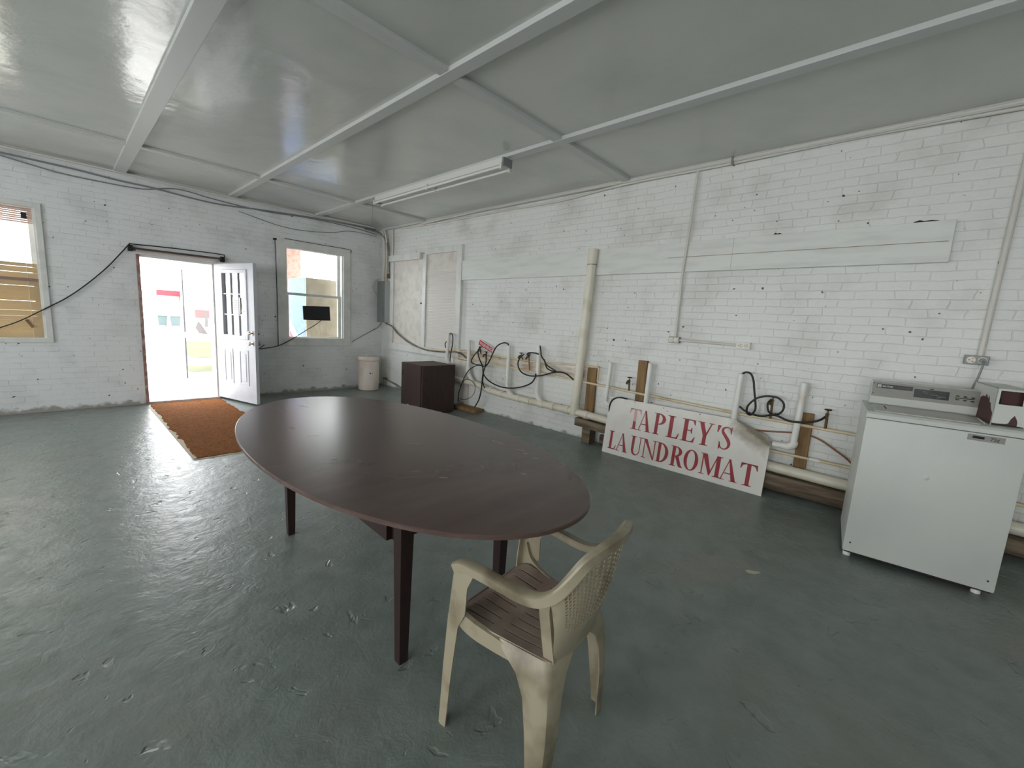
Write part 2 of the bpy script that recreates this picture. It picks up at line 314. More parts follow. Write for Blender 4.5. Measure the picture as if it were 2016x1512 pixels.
M['door_paint'] = mat('pale_grey_door_paint', (206, 208, 216), 0.38, n2=(196, 198, 206), nscale=4)
M['storm'] = mat('white_aluminium_frame', (222, 222, 226), 0.4)
M['raw_jamb'] = mat('bare_reddish_jamb', (142, 106, 98), 0.8, n2=(186, 168, 158), nscale=9, bump=(20, 0.5, 0.01))
M['chrome'] = mat('bright_chrome', (190, 186, 178), 0.2, 1.0)
M['blind'] = mat('tan_vinyl_slats', (186, 166, 134), 0.6)
M['blind_white'] = mat('white_vinyl_slats', (226, 220, 214), 0.5)
M['board_grey'] = mat('blotchy_painted_plywood', (220, 214, 206), 0.5, n2=(202, 194, 186), nscale=9, nlo=0.4, nhi=0.7)
M['paper'] = mat('white_paper', (234, 234, 230), 0.7)
M['pane'] = glass('window_pane', (0.92, 0.95, 0.95), 0.05)
M['dusty_pane'] = glass('dusty_window_pane', (0.80, 0.80, 0.76), 0.06)
M['storm_pane'] = glass('tinted_storm_pane', (0.42, 0.43, 0.44), 0.07)
M['lamp_tube'] = mat('unlit_fluorescent_tube', (222, 224, 220), 0.25)
M['fixture'] = mat('white_fixture_enamel', (214, 214, 210), 0.4)
# outdoors
M['paving'] = mat('pale_concrete_paving', (206, 204, 200), 0.8, n2=(190, 188, 184), nscale=1.2)
M['lawn'] = mat('winter_lawn', (126, 134, 44), 0.95, n2=(150, 138, 60), nscale=3)
M['ext_white'] = mat('white_stucco', (220, 218, 212), 0.8)
M['ext_red'] = mat('red_painted_metal', (178, 28, 42), 0.6)
M['ext_brick'] = mat('pinkish_brick', (180, 132, 118), 0.85, n2=(150, 104, 92), nscale=16)
M['bin_teal'] = mat('teal_cart_plastic', (60, 74, 74), 0.6)
M['bark'] = mat('grey_bark', (96, 86, 80), 0.9)
M['beige_metal'] = mat('weathered_beige_sheet', (150, 138, 116), 0.6, n2=(172, 158, 140), nscale=5, nlo=0.4, nhi=0.7)
M['machine_blue'] = mat('blue_machine_panel', (12, 66, 132), 0.45, n2=(50, 110, 165), nscale=5, nlo=0.5, nhi=0.65)
M['soffit'] = mat('cream_soffit_boards', (224, 212, 202), 0.7)

# ------------------------------------------------------------------ room shell
def wall_panel(name, plane, c, t, u0, u1, z0, z1, holes, m):
    """a wall slab of thickness t behind coordinate c, with rectangular openings"""
    us = sorted({u0, u1} | {h[0] for h in holes} | {h[1] for h in holes}); zs = sorted({z0, z1} | {h[2] for h in holes} | {h[3] for h in holes})
    bm = BM(); vs = {}
    def V(u, d, z):
        k = (round(u, 5), d, round(z, 5))
        if k not in vs: vs[k] = bm.verts.new((u, c + d * t, z) if plane == 'xz' else (c + d * t, u, z))
        return vs[k]
    def solid(i, j):
        if i < 0 or j < 0 or i >= len(us) - 1 or j >= len(zs) - 1: return False
        um, zm = (us[i] + us[i + 1]) / 2, (zs[j] + zs[j + 1]) / 2
        return not any(h[0] < um < h[1] and h[2] < zm < h[3] for h in holes)
    for i in range(len(us) - 1):
        for j in range(len(zs) - 1):
            if not solid(i, j): continue
            a, b2, p, q = us[i], us[i + 1], zs[j], zs[j + 1]
            for d in (0, 1): bm.faces.new((V(a, d, p), V(b2, d, p), V(b2, d, q), V(a, d, q)))
            for (ni, nj, e) in ((i - 1, j, ((a, p), (a, q))), (i + 1, j, ((b2, p), (b2, q))), (i, j - 1, ((a, p), (b2, p))), (i, j + 1, ((a, q), (b2, q)))):
                if not solid(ni, nj): bm.faces.new((V(e[0][0], 0, e[0][1]), V(e[1][0], 0, e[1][1]), V(e[1][0], 1, e[1][1]), V(e[0][0], 1, e[0][1])))
    return struct(obj(name, bm, m))

DX0, DX1, DZ1 = 0.755, 1.610, 1.995              # doorway
W1 = (-1.06, -0.090, 0.868, 2.40); W2 = (2.565, 3.525, 0.868, 2.44)
W4_ADDED = (-3.40, -2.30, 0.868, 2.40)                 # unseen window, added to brighten the room
wall_panel('wall_far', 'xz', YF, 0.24, XL - 0.2, XR + 0.24, -0.3, 3.3, [(DX0, DX1, -0.0, DZ1), W1, W2, W4_ADDED], M['brick_x'])
B3 = (5.03, 6.86, 0.88, 2.46)                    # boarded window recess
B3H = (R(785, 500).y, R(903, 500).y)
wall_panel('wall_right', 'yz', XR, 0.24, YB - 0.2, YF, -0.3, 3.3, [], M['brick_y'])
LW_ADDED = [(-2.6, -0.9, 0.6, 2.5), (0.6, 2.3, 0.6, 2.5), (3.8, 5.5, 0.6, 2.5)]  # unseen left-wall openings, added to let in more daylight
wall_panel('wall_left', 'yz', XL, -0.2, YB - 0.2, YF, -0.3, 3.3, LW_ADDED, M['brick_y'])
RWN = []
wall_panel('wall_rear', 'xz', YB, -0.2, XL - 0.2, XR + 0.24, -0.3, 3.3, RWN, M['brick_x'])
bm = BM()
xs = [XL - 0.2, 0, 2, 3.5] + [3.9 + 0.05 * i for i in range(9)]; ys = [YB - 0.2 + (YF + 0.24 - YB + 0.2) * j / 12 for j in range(13)]
g = [[bm.verts.new((x, y, floor_z(x))) for y in ys] for x in xs]
for i in range(len(xs) - 1):
    for j in range(len(ys) - 1): bm.faces.new((g[i][j], g[i + 1][j], g[i + 1][j + 1], g[i][j + 1]))
struct(obj('floor', bm, M['floor'], smooth=True))
struct(boxo('ceiling', (XL - 0.2, YB - 0.2, CEIL), (XR + 0.24, YF + 0.24, 3.3), M['ceiling']))
tn = [0]
def trim(a, b, m=None):
    tn[0] += 1; return struct(boxo('trim_%d' % tn[0], a, b, m or M['batten'], bev=0.003))
ZB = CEIL - 0.028
for y in (-1.25, 2.40, 6.05): trim((XL, y - 0.045, ZB), (XR - 0.055, y + 0.045, CEIL))
for x, w in ((-3.0, .05), (-1.785, .05), (-0.57, .05), (0.655, .058), (1.85, .045), (3.065, .045)): trim((x - w, YB, ZB - 0.004), (x + w, YF - 0.05, CEIL))
trim((XR - 0.055, YB, CEIL - 0.04), (XR, YF, CEIL))
trim((XL, YF - 0.05, CEIL - 0.035), (XR, YF, CEIL))

# daylight portals, one in each opening
for (a, b2, p, q) in ((DX0, DX1, 0, DZ1), W1, W2, W4_ADDED): portal(((a + b2) / 2, YF + 0.27, (p + q) / 2), (-PI / 2, 0, 0), b2 - a, q - p)
for (a, b2, p, q) in LW_ADDED: portal((XL - 0.22, (a + b2) / 2, (p + q) / 2), (0, -PI / 2, 0), q - p, b2 - a)
for (a, b2, p, q) in RWN: portal(((a + b2) / 2, YB - 0.22, (p + q) / 2), (PI / 2, 0, 0), b2 - a, q - p)

# ------------------------------------------------------------------ sash windows
def frame_bm(bm, plane, c0, c1, u0, u1, z0, z1, w, bev=0.003, wb=None):
    wb = w if wb is None else wb
    def P(u, d, z): return (u, d, z) if plane == 'xz' else (d, u, z)
    for (a, b2, p, q) in ((u0, u0 + w, z0, z1), (u1 - w, u1, z0, z1), (u0 + w, u1 - w, z1 - w, z1), (u0 + w, u1 - w, z0, z0 + wb)):
        box(bm, P(a, c0, p), P(b2, c1, q), bev)
def sash_window(name, H, cas, zmid, zmid2, pane_m, plane='xz', c=YF):
    """double-hung window in opening H: casing, stop frame, two sashes, two panes"""
    u0, u1, z0, z1 = H; root = sempty(name)
    s = 1
    bm = BM(); frame_bm(bm, plane, c - 0.022, c + 0.005, u0 - cas, u1 + cas, z0 - cas * 0.55, z1 + cas * 0.5, cas + 0.003); obj('window_casing', bm, M['trim'], root)
    bm = BM(); frame_bm(bm, plane, c + 0.0, c + 0.2, u0, u1, z0, z1, 0.022); obj('window_frame', bm, M['trim'], root)
    bm = BM(); frame_bm(bm, plane, c + 0.10, c + 0.135, u0 + 0.022, u1 - 0.022, zmid, z1 - 0.022, 0.04); us = obj('sash', bm, M['trim'], root)
    bm = BM(); frame_bm(bm, plane, c + 0.06, c + 0.098, u0 + 0.022, u1 - 0.022, z0 + 0.022, zmid2, 0.042, wb=0.055); ls = obj('sash', bm, M['trim'], root)
    for (d, a, b2, p) in ((0.118, zmid + 0.03, z1 - 0.05, us), (0.08, z0 + 0.06, zmid2 - 0.03, ls)):
        if plane == 'xz': boxo('pane', (u0 + 0.05, c + d, a), (u1 - 0.05, c + d + 0.004, b2), pane_m, p)
        else: boxo('pane', (c + d, u0 + 0.05, a), (c + d + 0.004, u1 - 0.05, b2), pane_m, p)
    return root
sash_window('window_1', W1, 0.05, 1.56, 1.60, M['dusty_pane'])
sash_window('window_2', W2, 0.125, 1.635, 1.675, M['pane'])
sash_window('window_4', W4_ADDED, 0.05, 1.56, 1.60, M['pane'])
for i, (a, b2, p, q) in enumerate(LW_ADDED):
    r = sempty('window_%d' % (5 + i)); bm = BM(); frame_bm(bm, 'yz', XL - 0.12, XL + 0.01, a, b2, p, q, 0.05); obj('window_frame', bm, M['trim'], r)  # frames of the added, unseen left windows

# window_3: the boarded pair on the right wall, built out of boards on the brick
w3 = sempty('window_3')
ya, yb, ym = R(903, 600).y, R(776, 600).y, R(839, 600).y
zb, zt = 0.87, 2.46
bm = BM()
for (a, b2, p, q) in ((ya - 0.09, ya + 0.03, zb - 0.1, zt + 0.06), (yb - 0.03, yb + 0.07, zb - 0.1, zt + 0.02), (ya + 0.03, yb - 0.03, zb - 0.1, zb + 0.02), (ym - 0.035, ym + 0.06, zb + 0.02, zt - 0.02), (ya + 0.03, ym - 0.035, zt - 0.03, zt + 0.06)):
    box(bm, (XR - 0.05, a, p), (XR, b2, q), 0.004)
obj('window_casing', bm, M['trim'], w3)
boxo('boarded_panel', (XR - 0.022, ym + 0.06, zb + 0.02), (XR, yb - 0.03, zt - 0.02), M['board_grey'], w3)
boxo('knob', (XR - 0.034, ym + 0.10, 1.615), (XR - 0.022, ym + 0.125, 1.64), M['dark_slot'], w3)
boxo('head_box', (XR - 0.10, ym + 0.075, zt - 0.10), (XR, yb + 0.05, zt + 0.005), M['trim'], w3, 0.004)
boxo('boarded_panel', (XR - 0.012, ya + 0.03, 2.15), (XR, ym - 0.035, zt - 0.03), M['board_grey'], w3)
bm = BM(); z = zb + 0.02
while z < 2.16:
    v = [(XR - 0.012, z), (XR - 0.025, z + 0.003), (XR - 0.022, z + 0.0244), (XR - 0.012, z + 0.0244)]
    prism(bm, [(p[0], p[1]) for p in v], ym - 0.035 - ya - 0.03, axis=1, base=ya + 0.03); z += 0.0245
obj('closed_blind', bm, M['blind_white'], w3)

# ------------------------------------------------------------------ doorway: frame, storm door, entrance door
d1 = sempty('door_1')
bm = BM()
box(bm, (DX0, YF - 0.015, 0), (DX0 + 0.035, YF + 0.2, DZ1), 0.004); obj('door_jamb', bm, M['raw_jamb'], d1)
bm = BM(); box(bm, (DX1 - 0.03, YF + 0.02, 0.03), (DX1, YF + 0.2, DZ1), 0.003); box(bm, (DX0 + 0.035, YF - 0.0, DZ1 - 0.03), (DX1 - 0.03, YF + 0.2, DZ1), 0.003); obj('door_jamb', bm, M['trim'], d1)
boxo('door_sill', (DX0 + 0.035, YF - 0.02, 0.0), (DX1, YF + 0.26, 0.03), mat('worn_sill', (196, 172, 164), 0.6, n2=(160, 136, 128), nscale=7), d1, 0.004)

def leaf_root(name, h, t):
    d = (Vector((t[0], t[1], 0)) - Vector((h[0], h[1], 0))).normalized()
    return sempty(name, (h[0], h[1], 0), math.atan2(d.y, d.x))     # local +X runs from hinge to free edge
lr = leaf_root('door_2', (1.60, 7.46), (1.852, 6.565))
LWd, TH = 0.93, 0.044      # local: x 0..LWd, y thickness; the face seen is -? (towards -x world)
# local +Y after rotation points toward world (+x): the seen face is at y = 0, the slab lies behind it
gx0, gx1, gz0, gz1 = 0.175, 0.765, 0.955, 1.885
bm = BM()
for (a, b2, p, q) in ((0, gx0, 0.035, 1.985), (gx1, LWd, 0.035, 1.985), (gx0, gx1, gz1, 1.985), (gx0, gx1, 0.035, gz0)): box(bm, (a, 0, p), (b2, TH, q))
bmesh.ops.remove_doubles(bm, verts=bm.verts, dist=1e-5)
slab = obj('door_leaf', bm, M['door_paint'], lr)
bm = BM(); frame_bm(bm, 'xz', -0.012, TH + 0.012, gx0 - 0.02, gx1 + 0.02, gz0 - 0.02, gz1 + 0.02, 0.05, 0.006)
for k in (1, 2):
    xx = gx0 + 0.03 + (gx1 - gx0 - 0.06) * k / 3; box(bm, (xx - 0.007, 0.004, gz0 + 0.03), (xx + 0.007, TH - 0.004, gz1 - 0.03))
    zz = gz0 + 0.03 + (gz1 - gz0 - 0.06) * k / 3; box(bm, (gx0 + 0.03, 0.004, zz - 0.007), (gx1 - 0.03, TH - 0.004, zz + 0.007))
obj('glazing_frame', bm, M['door_paint'], lr)
boxo('pane', (gx0 + 0.02, 0.019, gz0 + 0.02), (gx1 - 0.02, 0.025, gz1 - 0.02), glass('door_pane', (0.9, 0.9, 0.9), 0.30), lr)
for (a, b2) in ((0.175, 0.40), (0.545, 0.765)):
    bm = BM(); frame_bm(bm, 'xz', -0.006, 0.002, a, b2, 0.28, 0.79, 0.03, 0.003); box(bm, (a + 0.055, -0.005, 0.335), (b2 - 0.055, 0.002, 0.735), 0.003); obj('raised_panel', bm, M['door_paint'], lr)
for zz in (1.035, 0.89):
    bm = BM()
    for sgn, y0 in ((-1, 0.0), (1, TH)):
        tube(bm, [(0.87, y0, zz), (0.87, y0 + sgn * 0.008, zz)], 0.03, 16); tube(bm, [(0.87, y0 + sgn * 0.008, zz), (0.87, y0 + sgn * 0.028, zz), (0.87, y0 + sgn * 0.034, zz), (0.87, y0 + sgn * 0.05, zz), (0.87, y0 + sgn * 0.06, zz)], [0.012, 0.012, 0.024, 0.027, 0.016], 16)
    k = obj('door_handle', bm, M['chrome'], lr, smooth=True); k['label'] = 'chrome knob'
bm = BM(); box(bm, (0.42, 0.008, 1.29), (0.60, 0.010, 1.52)); pp = obj('paper_notice', bm, M['paper'], lr)
bm = BM()
for i, wdt in enumerate((0.10, 0.12, 0.09, 0.12, 0.11, 0.07)): box(bm, (0.45, 0.0072, 1.475 - i * 0.026), (0.45 + wdt, 0.008, 1.482 - i * 0.026))
obj('printed_lines', bm, M['grey_ink'], pp)
bm = BM(); prism(bm, [(0.62, 1.31), (0.72, 1.34), (0.705, 1.44), (0.66, 1.52), (0.64, 1.42)], 0.002, axis=1, base=0.008); obj('torn_sticker', bm, M['paper'], lr)
# storm door, swung out
sr = leaf_root('door_3', (1.605, 7.66), (1.375, 8.40))
bm = BM(); SW = 0.80
for (a, b2, p, q) in ((0, 0.055, 0.02, 1.975), (SW - 0.035, SW, 0.02, 1.975), (0.055, SW - 0.035, 1.915, 1.975), (0.055, SW - 0.035, 0.85, 0.945), (0.055, SW - 0.035, 0.02, 0.195)): box(bm, (a, -0.014, p), (b2, 0.014, q), 0.003)
obj('storm_frame', bm, M['storm'], sr)
boxo('pane', (0.05, -0.002, 0.94), (SW - 0.03, 0.002, 1.92), M['storm_pane'], sr)
boxo('pane', (0.05, -0.002, 0.19), (SW - 0.03, 0.002, 0.855), M['storm_pane'], sr)
bm = BM(); prism(bm, [(0.36, 0.945), (0.15, 0.945), (0.37, 1.13), (0.46, 1.03)], 0.003, axis=1, base=0.003); obj('taped_card', bm, mat('backlit_card', (96, 88, 90), 0.8), sr)  # card colour darkened to make it look backlit

# ------------------------------------------------------------------ table
TZ, TC = 0.752, (1.16, 1.975)
tb = thing('oval_table', 'large oval dark brown table standing in the middle of the grey floor', 'table', (TC[0], TC[1], 0), math.radians(-2.0) + PI / 2)
bm = BM(); n = 96; A, B = 1.255, 0.628
def oval(s, z, ex=2.08): return [bm.verts.new((math.copysign(abs(math.cos(t)) ** (2 / ex), math.cos(t)) * A * s[0] , math.copysign(abs(math.sin(t)) ** (2 / ex), math.sin(t)) * B * s[1], z)) for t in [2 * PI * i / n for i in range(n)]]
def inset(d): return ((A - d) / A, (B - d) / B)
rings = [oval(inset(0.0035), TZ), oval(inset(0), TZ - 0.0035), oval(inset(0), TZ - 0.015), oval(inset(0.022), TZ - 0.022)]
bm.faces.new(rings[0])
for a, b2 in zip(rings, rings[1:]):
    for k in range(n): bm.faces.new((a[k], a[(k + 1) % n], b2[(k + 1) % n], b2[k]))
bm.faces.new(rings[-1][::-1])
top = obj('table_top', bm, M['table'], tb)
# paint smears and scratches as thin worn marks
rr = random.Random(3); msmear = mat('dried_pale_paint', (150, 136, 122), 0.6, n2=(112, 96, 88), nscale=40)
def smear(x, y, l, w, a):
    pts = []
    for k in range(14):
        t = 2 * PI * k / 14; j = rr.uniform(0.45, 1.25); px, py = math.cos(t) * l * j, math.sin(t) * w * j
        pts.append((x + px * math.cos(a) - py * math.sin(a), y + px * math.sin(a) + py * math.cos(a)))
    bm = BM(); prism(bm, pts, 0.0004, base=TZ); obj('paint_smear', bm, msmear, tb)
for q in ((-0.27, -0.42, .03, .006, .5), (-0.31, -0.45, .045, .008, .4), (-0.42, -0.44, .04, .010, .3), (-0.47, -0.43, .03, .007, .5), (-0.60, -0.44, .035, .012, .4), (-0.66, -0.42, .04, .010, .9), (-0.74, -0.40, .03, .006, .6), (0.62, -0.36, .03, .006, .2), (0.80, -0.36, .02, .004, .1),
          (-0.22, 0.36, .02, .004, 1.2), (-0.30, 0.28, .015, .003, .4), (-0.68, 0.10, .02, .004, .8), (-0.55, 0.15, .03, .002, 1.0), (-0.20, -0.05, .05, .0015, .9), (0.2, 0.3, .03, .002, 1.1), (0.86, 0.25, .05, .008, .2), (0.95, 0.1, .06, .004, .4), (0.4, 0.33, .04, .003, .3), (-0.85, -0.2, .02, .003, .4)): smear(*q)
AX, AY = 0.665, 0.27
bm = BM()
for sx in (-1, 1): box(bm, (sx * 0.60 - 0.012, -0.278, 0.505), (sx * 0.60 + 0.012, 0.278, TZ - 0.022))
for sy in (-1, 1): box(bm, (-0.588, sy * 0.29 - 0.012, 0.505), (0.588, sy * 0.29 + 0.012, TZ - 0.022))
box(bm, (-0.588, -0.278, 0.507), (0.588, 0.278, 0.515))
obj('apron', bm, M['table_leg'], tb)
for sx in (-1, 1):
    for sy in (-1, 1):
        bm = BM(); x, y = sx * AX, sy * AY
        bar(bm, (x, y, TZ - 0.022), (x, y, 0.0), 0.062, 0.062, up=(1, 0, 0), taper=0.62); obj('leg', bm, M['table_leg'], tb)

# ------------------------------------------------------------------ plastic armchair (local +Y is forward)
ch = thing('plastic_armchair', 'dirty cream plastic armchair with lattice back, pushed under the end of the oval table', 'chair', (1.056, 0.806, 0), math.radians(5.5))
def solid_grid(P, nu, nv, th, keep=lambda i, j: True):
    """a sheet P(i,j) thickened by th along its normals"""
    bm = BM(); g = [[Vector(P(i / nu, j / nv)) for j in range(nv + 1)] for i in range(nu + 1)]
    nr = [[None] * (nv + 1) for _ in range(nu + 1)]
    for i in range(nu + 1):
        for j in range(nv + 1):
            a = g[min(i + 1, nu)][j] - g[max(i - 1, 0)][j]; b2 = g[i][min(j + 1, nv)] - g[i][max(j - 1, 0)]; nr[i][j] = a.cross(b2).normalized()
    va, vb = {}, {}
    def VA(i, j):
        if (i, j) not in va: va[i, j] = bm.verts.new(g[i][j]); vb[i, j] = bm.verts.new(g[i][j] - nr[i][j] * th)
        return va[i, j]
    K = {(i, j) for i in range(nu) for j in range(nv) if keep(i, j)}
    for (i, j) in K:
        c = [(i, j), (i + 1, j), (i + 1, j + 1), (i, j + 1)]
        for q in c: VA(*q)
        bm.faces.new([va[q] for q in c]); bm.faces.new([vb[q] for q in c[::-1]])
        for (ni, nj, e0, e1) in ((i - 1, j, c[3], c[0]), (i + 1, j, c[1], c[2]), (i, j - 1, c[0], c[1]), (i, j + 1, c[2], c[3])):
            if (ni, nj) not in K: bm.faces.new((va[e1], va[e0], vb[e0], vb[e1]))
    return bm
# seat: dished, narrower at the rear, with thin grooves from front to rear
US = []
for k in range(9):
    US += [k / 9 + 0.008, (k + .5) / 9, (k + 1) / 9 - 0.008]
US[0], US[-1] = 0.0, 1.0
def seatP(i, v):
    u = US[int(round(i * (len(US) - 1)))]
    y = -0.175 + 0.385 * v; w = 0.163 + 0.040 * v; x = (u * 2 - 1) * w
    z = 0.425 - 0.018 * (1 - (2 * u - 1) ** 2) * math.sin(PI * min(1, v * 0.9 + 0.05)) + 0.006 * v - 0.02 * sstep(0.86, 1, v)
    return (x, y, z)
def seat_keep(i, j): return not (i % 3 == 2 and ((2 < j < 11) or (12 < j < 20)))
bm = solid_grid(seatP, len(US) - 1, 22, 0.004, seat_keep)
obj('seat', bm, M['chair_seat'], ch, smooth=True)
bm = solid_grid(lambda a, b2: Vector(seatP(a, b2)) - Vector((0, 0, 0.0026)), len(US) - 1, 22, 0.0012, lambda i, j: not seat_keep(i, j))  # dark brown strips just under the seat slits
grv = obj('seat_groove', bm, mat('groove_dark', (70, 56, 48), 0.8), ch); grv['label'] = 'dark strips in the grooves of the seat'
# rim: arm - back top - arm, one ribbon with a turned-down lip
half = [(-0.204, 0.182, 0.612), (-0.203, 0.150, 0.628), (-0.199, 0.09, 0.629), (-0.192, 0.0, 0.622), (-0.186, -0.08, 0.618), (-0.183, -0.135, 0.630), (-0.178, -0.178, 0.664), (-0.168, -0.212, 0.715), (-0.148, -0.243, 0.768), (-0.10, -0.268, 0.796)]
rim = cr(half + [(0, -0.285, 0.806)] + [(-x, y, z) for x, y, z in half[::-1]], 6)
bm = BM(); rows = []; nR = len(rim)
for i, p in enumerate(rim):
    t = (rim[min(i + 1, nR - 1)] - rim[max(i - 1, 0)]).normalized()
    s = i / (nR - 1); s = min(s, 1 - s); back = sstep(0.24, 0.38, s)
    inw = Vector((-p.x, -p.y * 0.6 * back, 0)); inw = (inw - t * inw.dot(t)).normalized()
    up = t.cross(inw); up = up if up.z > 0 else -up
    w = 0.040 * (1 - back) + 0.024 * back
    prof = [(-w * .5, -0.026), (-w * .5 - 0.002, 0.0), (-w * .38, 0.005), (w * .38, 0.005), (w * .5, 0.0), (w * .5, -0.018), (w * .5 - .004, -0.018), (w * .5 - .005, -0.001), (-w * .5 + .004, -0.001), (-w * .5 + .004, -0.026)]
    rows.append([bm.verts.new(p + inw * a + up * b2) for a, b2 in prof])
for a, b2 in zip(rows, rows[1:]):
    for k in range(len(prof)): bm.faces.new((a[k], a[(k + 1) % len(prof)], b2[(k + 1) % len(prof)], b2[k]))
bm.faces.new(rows[0][::-1]); bm.faces.new(rows[-1])
obj('arm_rail', bm, M['chair'], ch, smooth=True)
# back shell: from the seat's rear edge up to the rim, pierced by a lattice
top_pts = [p for p in rim if p.y < -0.16]
def topc(u):
    f = u * (len(top_pts) - 1); i = min(int(f), len(top_pts) - 2); return top_pts[i].lerp(top_pts[i + 1], f - i)
def backP(u, v):
    b0 = Vector(((u * 2 - 1) * 0.150, -0.172 - 0.022 * (1 - (2 * u - 1) ** 2), 0.400)); t1 = topc(u) - Vector((0, 0, 0.012))
    p = b0.lerp(t1, v); p.y -= 0.012 * math.sin(PI * v); return p
NU, NV = 57, 52
def weave(n):      # wide holes between thin ribs
    w = [1.45 if k % 2 else 0.75 for k in range(n)]; t = [0.0]
    for q in w: t.append(t[-1] + q)
    return [q / t[-1] for q in t]
UB, VBK = weave(NU), weave(NV)
def back_keep(i, j):
    u, v = (UB[i] + UB[i + 1]) / 2, (VBK[j] + VBK[j + 1]) / 2
    if not (0.10 < u < 0.90 and 0.34 < v < 0.955): return True
    if (2 * u - 1) ** 2 / 0.62 + ((v - 0.65) / 0.34) ** 4 > 1.0: return True
    return not (i % 2 == 1 and j % 2 == 1 and (i // 2 + j // 2) % 4 != 9)
bm = solid_grid(lambda a, b2: backP(UB[int(round(a * NU))], VBK[int(round(b2 * NV))]), NU, NV, 0.004, back_keep)
obj('backrest', bm, M['chair'], ch, smooth=True)
for sx in (-1, 1):      # curved stile beside the back
    st = cr([(sx * 0.150, -0.165, 0.415), (sx * 0.158, -0.160, 0.47), (sx * 0.166, -0.155, 0.53), (sx * 0.172, -0.150, 0.585), (sx * 0.178, -0.155, 0.632)], 6)
    bm = BM(); pr = []
    for i, p in enumerate(st):
        pr.append([bm.verts.new(p + Vector((sx * a, b2, 0))) for a, b2 in ((-0.012, -0.016), (0.004, -0.016), (0.006, 0.018), (0.0, 0.018), (-0.002, -0.010), (-0.012, -0.010))])
    for a, b2 in zip(pr, pr[1:]):
        for k in range(6): bm.faces.new((a[k], a[(k + 1) % 6], b2[(k + 1) % 6], b2[k]))
    bm.faces.new(pr[0][::-1]); bm.faces.new(pr[-1]); obj('side_stile', bm, M['chair'], ch, smooth=True)
# legs: folded sheets. Front legs run up to the arm, rear legs flare out under the seat corner
def sheet_leg(name, secs, th=0.005):
    """secs: list of (z, [three xy points: outer side edge, corner, rear/front edge])"""
    bm = BM(); rows = []
    for z, (a, c, b2) in secs:
        a, c, b2 = Vector((*a, z)), Vector((*c, z)), Vector((*b2, z)); n1 = Vector((-(c - a).y, (c - a).x, 0)).normalized(); n2 = Vector((-(b2 - c).y, (b2 - c).x, 0)).normalized()
        ctr = Vector((0, 0, z)); n1 = n1 if (ctr - a).dot(n1) > 0 else -n1; n2 = n2 if (ctr - b2).dot(n2) > 0 else -n2
        k_ = [0.5 * min(0.030, (a - c).length * .5), 0.5 * min(0.030, (b2 - c).length * .5)]
        c1 = c + (a - c).normalized() * k_[0] * 1.6; c2 = c + (b2 - c).normalized() * k_[1] * 1.6; cm = c + (a - c).normalized() * k_[0] * .45 + (b2 - c).normalized() * k_[1] * .45
        m = (n1 + n2).normalized()
        rows.append([bm.verts.new(p) for p in (a, c1, cm, c2, b2, b2 + n2 * th, c2 + n2 * th, cm + m * th, c1 + n1 * th, a + n1 * th)])
    for p, q in zip(rows, rows[1:]):
        for k in range(10): bm.faces.new((p[k], p[(k + 1) % 10], q[(k + 1) % 10], q[k]))
    bm.faces.new(rows[0][::-1]); bm.faces.new(rows[-1]); return obj(name, bm, M['chair'], ch, smooth=True)
for sx in (-1, 1):
    def mir(pts): return [(sx * x, y) for x, y in pts]
    sheet_leg('leg', [(0.0, mir([(0.222, 0.185), (0.224, 0.222), (0.192, 0.224)])), (0.22, mir([(0.222, 0.166), (0.222, 0.214), (0.186, 0.216)])), (0.40, mir([(0.218, 0.148), (0.219, 0.205), (0.178, 0.208)])), (0.46, mir([(0.217, 0.120), (0.217, 0.200), (0.176, 0.204)])), (0.55, mir([(0.214, 0.118), (0.214, 0.193), (0.178, 0.197)])), (0.600, mir([(0.212, 0.096), (0.212, 0.186), (0.186, 0.190)])), (0.622, mir([(0.208, 0.090), (0.208, 0.172), (0.190, 0.174)]))])
    sheet_leg('leg', [(0.0, mir([(0.220, -0.155), (0.220, -0.202), (0.164, -0.200)])), (0.20, mir([(0.210, -0.130), (0.208, -0.206), (0.140, -0.206)])), (0.30, mir([(0.205, -0.112), (0.201, -0.200), (0.125, -0.202)])), (0.36, mir([(0.200, -0.080), (0.194, -0.192), (0.102, -0.198)])), (0.40, mir([(0.194, -0.02), (0.184, -0.182), (0.06, -0.194)])), (0.424, mir([(0.184, 0.0), (0.170, -0.174), (0.03, -0.190)]))])
    # side skirt under the seat edge from the rear corner to the front leg
    sk = cr([(sx * 0.182, -0.06, 0.392), (sx * 0.192, 0.02, 0.404), (sx * 0.204, 0.10, 0.420), (sx * 0.211, 0.15, 0.445), (sx * 0.213, 0.175, 0.50)], 6); bm = BM(); pr = []
    for i, p in enumerate(sk):
        h = 0.020 + 0.012 * math.sin(PI * i / (len(sk) - 1)); pr.append([bm.verts.new(p + Vector((sx * a, 0, b2))) for a, b2 in ((-0.016, 0.020), (0.0, 0.018), (0.005, -h), (0.0, -h), (-0.006, 0.010), (-0.016, 0.014))])
    for a, b2 in zip(pr, pr[1:]):
        for k in range(6): bm.faces.new((a[k], a[(k + 1) % 6], b2[(k + 1) % 6], b2[k]))
    bm.faces.new(pr[0][::-1]); bm.faces.new(pr[-1]); obj('side_skirt', bm, M['chair'], ch, smooth=True)
bm = BM(); prism(bm, [(-0.175, 0.385), (0.175, 0.385), (0.190, 0.412), (-0.190, 0.412)], 0.005, axis=1, base=0.203); obj('front_skirt', bm, M['chair_seat'], ch)

